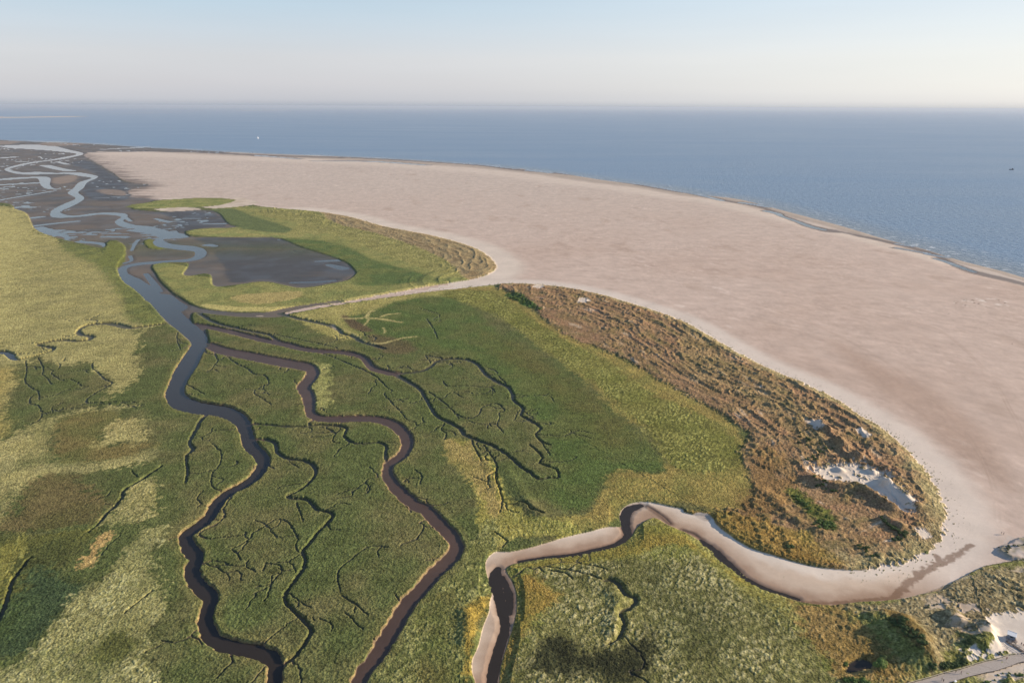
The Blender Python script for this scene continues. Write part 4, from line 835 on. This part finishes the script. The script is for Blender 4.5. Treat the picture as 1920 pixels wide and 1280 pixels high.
def beam(P, z, wdt, h, name, mt, i0=0, i1=N):
    m = MB()
    for i in range(i0, i1 - 1, 3):
        a = Vector((*P[i], z)) - O; j = min(i + 3, i1 - 1); b = Vector((*P[j], z)) - O; d = b - a
        if d.length < .01: continue
        m.box((a + b) / 2, (d.length, wdt, h), math.atan2(d.y, d.x))
    return m.build(name, mt, bw)
beam(ra, DZ + 1.0, .16, .10, 'handrail', WOODL); beam(ra, DZ + .5, .06, .10, 'middle_rail', WOODD); beam(ra, DZ + .07, .14, .14, 'edge_beam', WOODL); beam(kb_, DZ + .08, .16, .16, 'edge_beam', WOODD)
for i in range(5, N, 9):
    MB().box(Vector((*ra[i], DZ + .2)) - O, (.13, .13, 1.6)).build('post', WOODD, bw)
    MB().box(Vector((*kb_[i], DZ - .45)) - O, (.2, .2, 1.1)).build('support_post', WOODD, bw)
# ---- beach hut
p = at(1895, 1197); hut = empty('beach_hut', p, R(-38)); tag(hut, 'small raised beach hut with white sloping roof standing on the pale sand', 'hut')
MB().box((0, 0, .35), (3.9, 3.0, .12)).build('platform', WOOD, hut)
for sx in (-1.7, 1.7):
    for sy in (-1.3, 1.3): MB().tube((sx, sy, -.5), (sx, sy, .34), .12).build('stilt', WOODD, hut)
MB().box((0, 0, 1.6), (3.2, 2.3, 2.38), bev=.02).build('wall', mat('grey_blue_boards', (0.16, 0.19, 0.24), .7, .3, 2), hut)
rf = MB().box((0, .05, 2.98), (3.8, 2.9, .14), ry=R(0), rx=R(9), bev=.02).build('roof', WHITE, hut); MB().box((0, 1.55, 3.23), (3.9, .1, .26), rx=R(9)).build('fascia', WHITE, rf)
dr = MB().box((1.63, -.3, 1.42), (.06, .9, 1.95)).build('door', RED, hut); MB().box((1.68, .05, 1.4), (.05, .05, .25)).build('handle', WOODD, dr)
wnw = MB().box((.1, -1.18, 1.8), (1.1, .05, .8)).build('window', mat('window_glass', (0.03, 0.04, 0.05), .1, .1, 1, .5), hut); MB().box((.1, -1.215, 1.36), (1.3, .1, .07)).build('sill', WHITE, wnw)
MB().box((2.25, -.3, .2), (.9, 1.1, .1)).box((2.6, -.3, .02), (.6, 1.1, .1)).build('step', WOOD, hut)
# ---- ramp and benches by the hut
a_, b_ = at(1887, 1202), at(1932, 1231); a_.z = max(a_.z, 2.0) + .35; b_.z = DZ - .1
rp = empty('wooden_ramp', (a_ + b_) / 2, math.atan2((b_ - a_).y, (b_ - a_).x)); L = (b_ - a_).length; tag(rp, 'narrow dark plank ramp leading from the beach hut towards the boardwalk', 'ramp')
m = MB()
for k in range(int(L / .25)): m.box((-L / 2 + .125 + k * .25, 0, 0), (.22, 1.5, .06))
m.build('deck', WOODD, rp)
for sy in (-.78, .78):
    MB().box((0, sy, .95), (L, .09, .07)).build('handrail', WOODD, rp); MB().box((0, sy, .5), (L, .05, .07)).build('middle_rail', WOODD, rp)
    for k in range(7): MB().box((-L / 2 + .1 + k * (L - .2) / 6, sy, .3), (.09, .09, 1.3)).build('post', WOODD, rp)
def bench(px, py, rz, lab):
    o = empty('bench', at(px, py), rz); tag(o, lab, 'bench', 'dark wooden benches in front of the beach hut')
    MB().box((0, -.12, .46), (2.0, .18, .06)).box((0, .12, .46), (2.0, .18, .06)).build('seat', WOODD, o)
    MB().box((0, .3, .72), (2.0, .05, .14)).box((0, .31, .92), (2.0, .05, .12)).build('backrest', WOODD, o)
    for sx in (-.85, .85): MB().box((sx, 0, .2), (.1, .5, .42)).build('leg', WOODD, o)
bench(1901, 1200.5, R(-20), 'dark wooden bench on the sand close beside the beach hut door'); bench(1901, 1205, R(-32), 'dark wooden bench between the other bench and the ramp')
# ---- rope fence
fp = [at(*q) for q in ((1880, 1207), (1884, 1211), (1888, 1216), (1893, 1221), (1898, 1225))]
rfn = empty('rope_fence', fp[2]); tag(rfn, 'low rope fence on short posts crossing the sand beside the boardwalk', 'fence'); m = MB()
for i, q in enumerate(fp):
    MB().tube(q - fp[2] - Vector((0, 0, .3)), q - fp[2] + Vector((0, 0, .9)), .07).build('post', WOODD, rfn)
    if i: 
        u, v = fp[i - 1] - fp[2] + Vector((0, 0, .8)), q - fp[2] + Vector((0, 0, .8)); mid = (u + v) / 2 - Vector((0, 0, .15)); m.tube(u, mid, .03, seg=6); m.tube(mid, v, .03, seg=6)
m.build('rope', WOODD, rfn)
# ---- people
SKIN = mat('skin', (0.45, 0.28, 0.20), .6, .05)
HAIR = mat('brown_hair', (0.05, 0.03, 0.02), .7, .1)
def cloth(name, c): return mat(name, c, .9, .15, 6)
def person(p, rz, lab, top, legs, pose='walk', h=1.75, cat='person', group=None, arms=0):
    root = empty('person', p, rz, h / 1.75); tag(root, lab, cat, group)
    me = bpy.data.meshes.new('body'); st = .28 if pose == 'walk' else .06
    V = [(0, 0, .95, .125), (0, 0, 1.15, .115), (0, 0, 1.38, .135), (0, .01, 1.50, .055), (0, .02, 1.60, .085), (0, .02, 1.70, .07)]
    E = [(0, 1), (1, 2), (2, 3), (3, 4), (4, 5)]
    for sx, sg in ((-1, 1), (1, -1)):
        n = len(V)
        if pose == 'sit': V += [(sx * .10, .02, .90, .095), (sx * .12, .44, .88, .07), (sx * .12, .46, .45, .05), (sx * .12, .60, .42, .035)]
        else: V += [(sx * .10, 0, .88, .09), (sx * .10, sg * st * .55 + .04, .50, .062), (sx * .10, sg * st - .04, .09, .042), (sx * .10, sg * st + .14, .05, .035)]
        E += [(0, n), (n, n + 1), (n + 1, n + 2), (n + 2, n + 3)]
        n = len(V); V += [(sx * .19, 0, 1.42, .055), (sx * .25, -sg * st * .3, 1.15, .042), (sx * .25, -sg * st * .6 + .1, .92, .032), (sx * .25, -sg * st * .6 + .16, .84, .022)]
        E += [(2, n), (n, n + 1), (n + 1, n + 2), (n + 2, n + 3)]
    me.from_pydata([v[:3] for v in V], E, []); o = bpy.data.objects.new('body', me); col.objects.link(o)
    md = o.modifiers.new('skin', 'SKIN'); md.use_smooth_shade = True
    for i, v in enumerate(V): me.skin_vertices[0].data[i].radius = (v[3], v[3] * (.8 if i in (0, 1, 2) else 1)); me.skin_vertices[0].data[i].use_root = (i == 0)
    sb = o.modifiers.new('sub', 'SUBSURF'); sb.levels = 1; sb.render_levels = 1
    bpy.context.view_layer.update(); ev = o.evaluated_get(bpy.context.evaluated_depsgraph_get()); nm = bpy.data.meshes.new_from_object(ev); nm.name = 'body'
    o.modifiers.clear(); o.data = nm
    for mm_ in (SKIN, top, legs): nm.materials.append(mm_)
    for f in nm.polygons:
        c = f.center
        f.material_index = 0 if c.z > 1.5 or (abs(c.x) > .2 and c.z < .93) else (1 if c.z > .93 or (abs(c.x) > .17 and c.z > .93) else 2); f.use_smooth = True
    o.parent = root
    hb = bmesh.new(); bmesh.ops.create_icosphere(hb, subdivisions=2, radius=.105, matrix=Matrix.Translation((0, -.005, 1.69)) @ Matrix.Diagonal((.9, 1, 1, 1)))
    bmesh.ops.delete(hb, geom=[v for v in hb.verts if v.co.z < 1.63 and v.co.y > 0], context='VERTS')
    hm_ = bpy.data.meshes.new('hair'); hb.to_mesh(hm_); hb.free(); hm_.materials.append(HAIR); ho_ = bpy.data.objects.new('hair', hm_); col.objects.link(ho_); ho_.parent = root
    return root
CB = cloth('black_cloth', (0.015, 0.015, 0.02)); CBL = cloth('navy_cloth', (0.02, 0.03, 0.07)); CG = cloth('grey_cloth', (0.15, 0.15, 0.16)); CP = cloth('plum_cloth', (0.10, 0.03, 0.08)); CR_ = cloth('red_cloth', (0.30, 0.05, 0.04)); CT = cloth('tan_cloth', (0.35, 0.26, 0.18)); CW = cloth('white_cloth', (0.7, 0.7, 0.7))
person(at(1877.5, 1000.5), R(80), 'person in grey clothes walking on the open sand, left of a darker walker', CG, CT)
person(at(1881.5, 1002), R(80), 'person in black clothes walking on the sand, right one of a pair', CB, CB, h=1.85)
person(at(1897.5, 646), R(20), 'lone person in dark clothes far out on the beach near the right edge', CBL, CB)
person(at(1779, 589), R(60), 'tiny lone figure in grey far off on the beach below the shell bank', CG, CB)
person(at(1791.5, 1260.5, DZ), R(-70), 'person in black leaning towards the boardwalk rail beside a pale gap', CB, CBL)
person(at(1801.5, 1262.5, DZ), R(200), 'person in plum jacket standing on the boardwalk at the rail end', CP, CB)
person(at(1768.5, 1277.5, DZ), R(-60), 'person in black walking on the boardwalk near the bottom edge', CB, CB)
person(at(1765.5, 1275, DZ), R(-60), 'person in tan jacket walking on the boardwalk beside one in black', CT, CG)
person(at(1887, 1236, DZ), R(120), 'person in dark red jacket walking on the boardwalk below the rope fence', CR_, CB)
person(at(1914.5, 1208.5), R(150), 'person in black standing on the sand right of the benches', CB, CBL)
person(at(1918, 1211.5), R(150), 'person in red brown clothes on the sand at the right edge by the ramp', CR_, CT)
# ---- hand cart on the boardwalk
ct = empty('hand_cart', at(1791, 1278, DZ), R(30)); tag(ct, 'small white hand cart standing on the boardwalk at the bottom edge', 'cart')
MB().box((0, 0, .55), (1.3, .75, .42), bev=.04).build('tub', WHITE, ct); MB().tube((.6, 0, .6), (1.35, 0, .95), .03).tube((1.35, -.25, .95), (1.35, .25, .95), .03).build('handle', WOODD, ct)
for sx in (-.42, .42):
    for sy in (-.4, .4): MB().tube((sx, sy - .04, .2), (sx, sy + .04, .2), .2, seg=16).build('wheel', DARK, ct)
# ---- boats
def hull(L, B_, Hh, mt, parent):
    m = bmesh.new(); rows = []
    for i in range(11):
        t = i / 10; w_ = B_ / 2 * (math.sin(math.pi * min(t * .62 + .30, 1)) ** .8 if t < .99 else .02); x = (t - .5) * L; zt = Hh * (1 + .35 * t * t)
        rows.append([m.verts.new((x, -w_, zt)), m.verts.new((x, -w_ * .7, .1)), m.verts.new((x, 0, -.3)), m.verts.new((x, w_ * .7, .1)), m.verts.new((x, w_, zt))])
    for a, b in zip(rows, rows[1:]):
        for k in range(4): m.faces.new((a[k], b[k], b[k + 1], a[k + 1]))
        m.faces.new((a[4], b[4], b[0], a[0]))
    m.faces.new(rows[0]); bmesh.ops.recalc_face_normals(m, faces=m.faces)
    me = bpy.data.meshes.new('hull'); m.to_mesh(me); m.free(); me.materials.append(mt); o = bpy.data.objects.new('hull', me); col.objects.link(o); o.parent = parent
sb_ = empty('sailing_boat', at(484, 260, 0), R(35)); tag(sb_, 'small white sailing boat on the calm sea beyond the left beach', 'sailing boat')
hull(13, 3.8, 1.3, WHITE, sb_); MB().tube((1, 0, 1), (1, 0, 17), .12).build('mast', WOODL, sb_); MB().tube((1, 0, 2.6), (-5, 0, 2.8), .1).build('boom', WOODL, sb_)
MB().face([(.8, .05, 16.5), (.8, .05, 2.9), (-5, .05, 3.0)]).face([(.8, -.05, 16.5), (-5, -.05, 3.0), (.8, -.05, 2.9)]).build('mainsail', SAIL, sb_)
MB().face([(1.2, .05, 14), (6.3, .05, 1.8), (1.4, .3, 2.2)]).face([(1.2, 0, 14), (1.4, .25, 2.2), (6.3, 0, 1.8)]).build('foresail', SAIL, sb_); MB().box((-1.2, 0, 1.7), (3.6, 2, .7), bev=.15).build('cabin', WHITE, sb_)
fb = empty('fishing_boat', at(1896, 318.5, 0), R(178)); tag(fb, 'dark fishing cutter out at sea near the right edge', 'fishing boat')
hull(19, 5.5, 2.0, DARK, fb); wh = MB().box((-5.2, 0, 3.9), (4, 3.4, 3.2), bev=.1).build('wheelhouse', DARK, fb); MB().box((-3.15, 0, 4.6), (.06, 2.8, .8)).build('window', mat('wheelhouse_glass', (.05, .06, .07), .1, .1), wh)
MB().tube((-2.4, 0, 2), (-2.4, 0, 11), .18).build('mast', DARK, fb); MB().tube((5.5, 0, 2), (5.5, 0, 8), .15).build('foremast', DARK, fb); MB().tube((-2.4, 0, 3), (2, 4.5, 8), .12).build('outrigger', DARK, fb); MB().tube((-2.4, 0, 3), (2, -4.5, 8), .12).build('outrigger', DARK, fb); MB().box((3.5, 0, 2.6), (3, 3, .8)).build('hatch', DARK, fb)
# ---- far sandbanks out at sea
SB = mat('far_sand', tuple(alb((222, 200, 176))), .95, .1, .002)
for lst in (((0, 219.5, 155, 218.4, 1900, 800), (-420, 221.5, 0, 219.5, 1900, 1500)), ((250, 211.2, 345, 209.8, 3200, 2000),), ((470, 206.2, 530, 206, 5000, 3000),)):
    m = MB()
    for (xa, ya, xb, yb, wa_, wb_) in lst:
        P0, P1 = Vector((*unproj(xa, ya + .8), 0)), Vector((*unproj(xb, yb + .8), 0)); nrm = Vector((0, 1, 0)); T_ = []
        for k in range(25):
            t = k / 24; c = P0.lerp(P1, t); w_ = (wa_ * (1 - t) + wb_ * t) * (math.sin(math.pi * min(max(t, .02), .98)) ** .4) * (1 + .3 * math.sin(k * 1.7)); T_.append([m.b.verts.new(c + nrm * w_ * q_ + Vector((0, 0, hh))) for q_, hh in ((-1, -.5), (-.4, 1.0), (.4, 1.0), (1, -.5))])
        for a, b in zip(T_, T_[1:]):
            for k in range(3): m.b.faces.new((a[k], b[k], b[k + 1], a[k + 1]))
    o = m.build('sandbank', SB); tag(o, kind='structure')
# ---- shrubs
def leafmat(name, c):
    g = NT(name); oi = g.n('ShaderNodeObjectInfo'); ge = g.n('ShaderNodeNewGeometry'); n = g.n('ShaderNodeTexNoise'); n.inputs['Scale'].default_value = 1.3; n.inputs['Detail'].default_value = 3; g.l(ge.outputs['Position'], n.inputs['Vector'])
    v = g.n('ShaderNodeVectorMath', operation='SCALE'); v.inputs[0].default_value = c
    g.l(g.math('ADD', g.math('MULTIPLY_ADD', n.outputs['Fac'], 1.1, .25), g.math('MULTIPLY', oi.outputs['Random'], .4)), v.inputs['Scale']); g.l(v.outputs[0], g.p.inputs['Base Color']); g.p.inputs['Roughness'].default_value = .75; g.p.inputs['Specular IOR Level'].default_value = .15
    return g.m
LEAF = {'dark': leafmat('dark_leaves', (0.07, 0.105, 0.032)), 'green': leafmat('green_leaves', (0.12, 0.18, 0.045)), 'grey': leafmat('grey_green_leaves', (0.115, 0.13, 0.065))}
BARK = mat('bark', (0.10, 0.08, 0.06), .9, .3)
def shrub_mesh(seed, flat, n, lf):
    rg = random.Random(seed); vs = []; fs = []; lobes = []
    for k in range(7):
        a = rg.uniform(0, 6.28); r = rg.uniform(.15, .6); lobes.append((math.cos(a) * r, math.sin(a) * r, rg.uniform(.35, .75) * flat, rg.uniform(.32, .55)))
    for i in range(n):
        lx, ly, lz, lr = rg.choice(lobes); d = Vector((rg.gauss(0, 1), rg.gauss(0, 1), rg.gauss(.3, 1))).normalized(); rad = lr * rg.uniform(.7, 1.08)
        c = Vector((lx, ly, lz)) + Vector((d.x, d.y, d.z * flat)) * rad
        if c.z < .02: c.z = rg.uniform(.02, .15)
        u = d.orthogonal().normalized(); u.rotate(Matrix.Rotation(rg.uniform(0, 6.28), 3, d)); v = d.cross(u); u = (u + d * rg.uniform(-.5, .5)).normalized(); sz = lf * rg.uniform(.6, 1.3); b = len(vs)
        vs += [c - u * sz, c + v * sz * .6, c + u * sz, c - v * sz * .6]; fs.append((b, b + 1, b + 2, b + 3))
    me = bpy.data.meshes.new('foliage'); me.from_pydata(vs, [], fs); return me
def make_shrub(seed, flat, kind, n=900, lf=.09):
    o = empty('shrub', (0, 0, 0)); me = shrub_mesh(seed, flat, n, lf); me.materials.append(LEAF[kind]); f = bpy.data.objects.new('foliage', me); col.objects.link(f); f.parent = o
    m = MB()
    rg = random.Random(seed)
    for k in range(5): a = rg.uniform(0, 6.28); m.tube((0, 0, -.4), (math.cos(a) * .4, math.sin(a) * .4, .6 * flat), .045, .015, 6)
    m.build('stem', BARK, o); return o
protos = {}; used = {}
def shrub(px, py, r, kind, lab, group, flat=.8, hs=None):
    p = at(px, py); r_i = int(np.clip(np.searchsorted(YR, p.y), 0, NY - 1)); c_i = int(np.clip(np.searchsorted(uu, p.x / WG[r_i]), 0, NX - 1))
    if dkm[r_i, c_i] > -r - .4: return
    k = (kind, rr.randrange(3), flat)
    if k not in protos: protos[k] = make_shrub(hash(k[1]) + 11, flat, kind); used[k] = False
    if used[k]: o = copy_tree(protos[k])
    else: o = protos[k]; used[k] = True
    o.location = p - Vector((0, 0, .1)); o.rotation_euler = (0, 0, rr.uniform(0, 6.28)); o.scale = (r, r * rr.uniform(.8, 1.1), r * (hs or rr.uniform(.75, 1.05))); o.name = 'shrub'
    tag(o, lab, 'shrub', group); return o
def thicket(T, pl, n, spread, r0, r1, kind, lab, group, flat=.8):
    made = []; ox, oy = TILE[T]; pl = [(ox + a / 3, oy + b / 3) for a, b in pl]; L = len(pl) - 1
    for i in range(n):
        t = rr.random() * L; k = min(int(t), L - 1); f = t - k
        px = pl[k][0] * (1 - f) + pl[k + 1][0] * f + rr.gauss(0, spread); py = pl[k][1] * (1 - f) + pl[k + 1][1] * f + rr.gauss(0, spread * .7)
        o = shrub(px, py, rr.uniform(r0, r1), kind, lab, group, flat)
        if o: made.append(o)
    if len(made) > 5:            # left or right half of the clump, its largest bush singled out
        xs = sorted(o.location.x for o in made); med = xs[len(xs) // 2]; bigs = max(made, key=lambda o: o.scale[0])
        for o in made: o['label'] = ('largest ' if o is bigs else '') + (('left-hand ' if o.location.x < med else 'right-hand ') if o is not bigs else '') + lab
thicket('I', [(630, 225), (680, 270), (720, 320)], 20, 3.5, .9, 2.0, 'green', 'green shrub in the upper half of the thicket in the brown dune hollow', 'upper green thicket shrubs in the dune hollow')
thicket('I', [(740, 360), (790, 390), (840, 410), (800, 350)], 24, 4.5, .9, 2.2, 'green', 'green shrub in the lower half of the thicket in the brown dune hollow', 'lower green thicket shrubs in the dune hollow')
thicket('I', [(1120, 370), (1180, 390), (1220, 440)], 14, 4, 1.2, 2.4, 'dark', 'dark shrub on the dune just below the end of the white blowout', 'dark dune shrubs below the blowout')
thicket('I', [(1190, 485), (1240, 430), (1260, 470)], 9, 3, 1.0, 2.0, 'dark', 'dark shrub left of the small white sand patch', 'dark shrubs beside the small sand patch')
thicket('I', [(990, 510), (1040, 530), (1090, 580)], 12, 5, .8, 1.8, 'dark', 'low dark shrub scattered above the bend of the sandy creek', 'scattered shrubs above the creek bend')
thicket('I', [(585, 500), (620, 520)], 4, 2, 1.2, 2.0, 'dark', 'dark shrub standing alone in the ochre grass above the sandy creek', 'shrubs in the ochre grass')
thicket('I', [(730, 130), (800, 165), (860, 180)], 12, 3, .9, 1.8, 'dark', 'dark shrub on the shaded slope at the left of the white blowout', 'dark shrubs left of the blowout')
thicket('F', [(620, 790), (700, 860), (800, 900), (700, 960)], 30, 7, .8, 2.0, 'dark', 'dark scrub bush on the dune above the blowout', 'scrub bushes above the blowout')
thicket('F', [(0, 400), (120, 440), (300, 520), (520, 700)], 26, 6, .8, 1.8, 'grey', 'grey green scrub bush on the inner dune slope', 'scrub bushes along the inner dune slope')
thicket('B', [(930, 1180), (1020, 1210), (1110, 1255)], 20, 2.5, 1.6, 3.4, 'green', 'green bush in the narrow wet hollow at the top of the dune belt', 'green bushes in the top hollow')
thicket('I', [(1180, 930), (1260, 980), (1330, 1040), (1370, 1070)], 30, 6, 1.0, 2.4, 'dark', 'dark green shrub on the slope left of the white dune sand', 'dark shrubs on the slope above the boardwalk')
thicket('I', [(1400, 1180), (1470, 1190), (1540, 1180), (1600, 1160)], 22, 4, 1.0, 2.2, 'dark', 'dark green shrub in the thicket directly above the boardwalk rail', 'thicket above the boardwalk rail')
thicket('I', [(1590, 1120), (1600, 1060), (1640, 1020)], 12, 4, .7, 1.5, 'dark', 'small green shrub on the white dune sand left of the hut', 'small shrubs on the white sand')
thicket('I', [(1700, 1290), (1780, 1260), (1900, 1250), (2100, 1230)], 26, 7, .6, 1.4, 'green', 'low green shrub on the sand below the boardwalk', 'low shrubs below the boardwalk')
thicket('I', [(1400, 850), (1560, 800), (1720, 760), (1880, 740)], 26, 6, .5, 1.1, 'grey', 'low grey green shrub scattered over the eastern dune', 'scattered shrubs on the eastern dune')
thicket('I', [(1800, 540), (1850, 520), (1920, 500)], 10, 3, .6, 1.3, 'grey', 'grey green shrub on the sandy hillock at the right edge of the beach', 'shrubs on the hillock at the right edge')
thicket('I', [(900, 1260), (960, 1270), (1050, 1275)], 16, 4, 1.0, 2.0, 'green', 'green bush in the thicket below the dark pond', 'green bushes below the dark pond')
shrub(1586, 1247, 2.0, 'green', 'bright green bush at the left end of the dark pond', None); shrub(1656, 1236, 2.4, 'dark', 'dark bush behind the round green tree', None)
shrub(1872.5, 1226, 1.1, 'grey', 'pale straggly bush on the sand above the boardwalk rail', None); shrub(1876, 1223, .9, 'grey', 'smaller pale bush right of the straggly one near the rope fence', None)
# round tree by the pond
tp = at(1648, 1252); tr = empty('round_tree', tp, 0, 1); tag(tr, 'round bright green tree standing at the right end of the dark pond', 'tree')
me = shrub_mesh(77, 1.0, 4200, .055); me.materials.append(LEAF['green']); f = bpy.data.objects.new('crown', me); col.objects.link(f); f.parent = tr; f.scale = (3.7, 3.6, 3.8); f.location = (0, 0, .6)
MB().tube((0, 0, -.4), (.1, 0, 2.2), .22, .14).tube((.1, 0, 2.1), (.9, .4, 3.6), .12, .05).tube((.1, 0, 2.1), (-.8, -.3, 3.7), .12, .05).tube((.1, 0, 2.1), (0, .8, 4), .1, .04).build('trunk', BARK, tr)
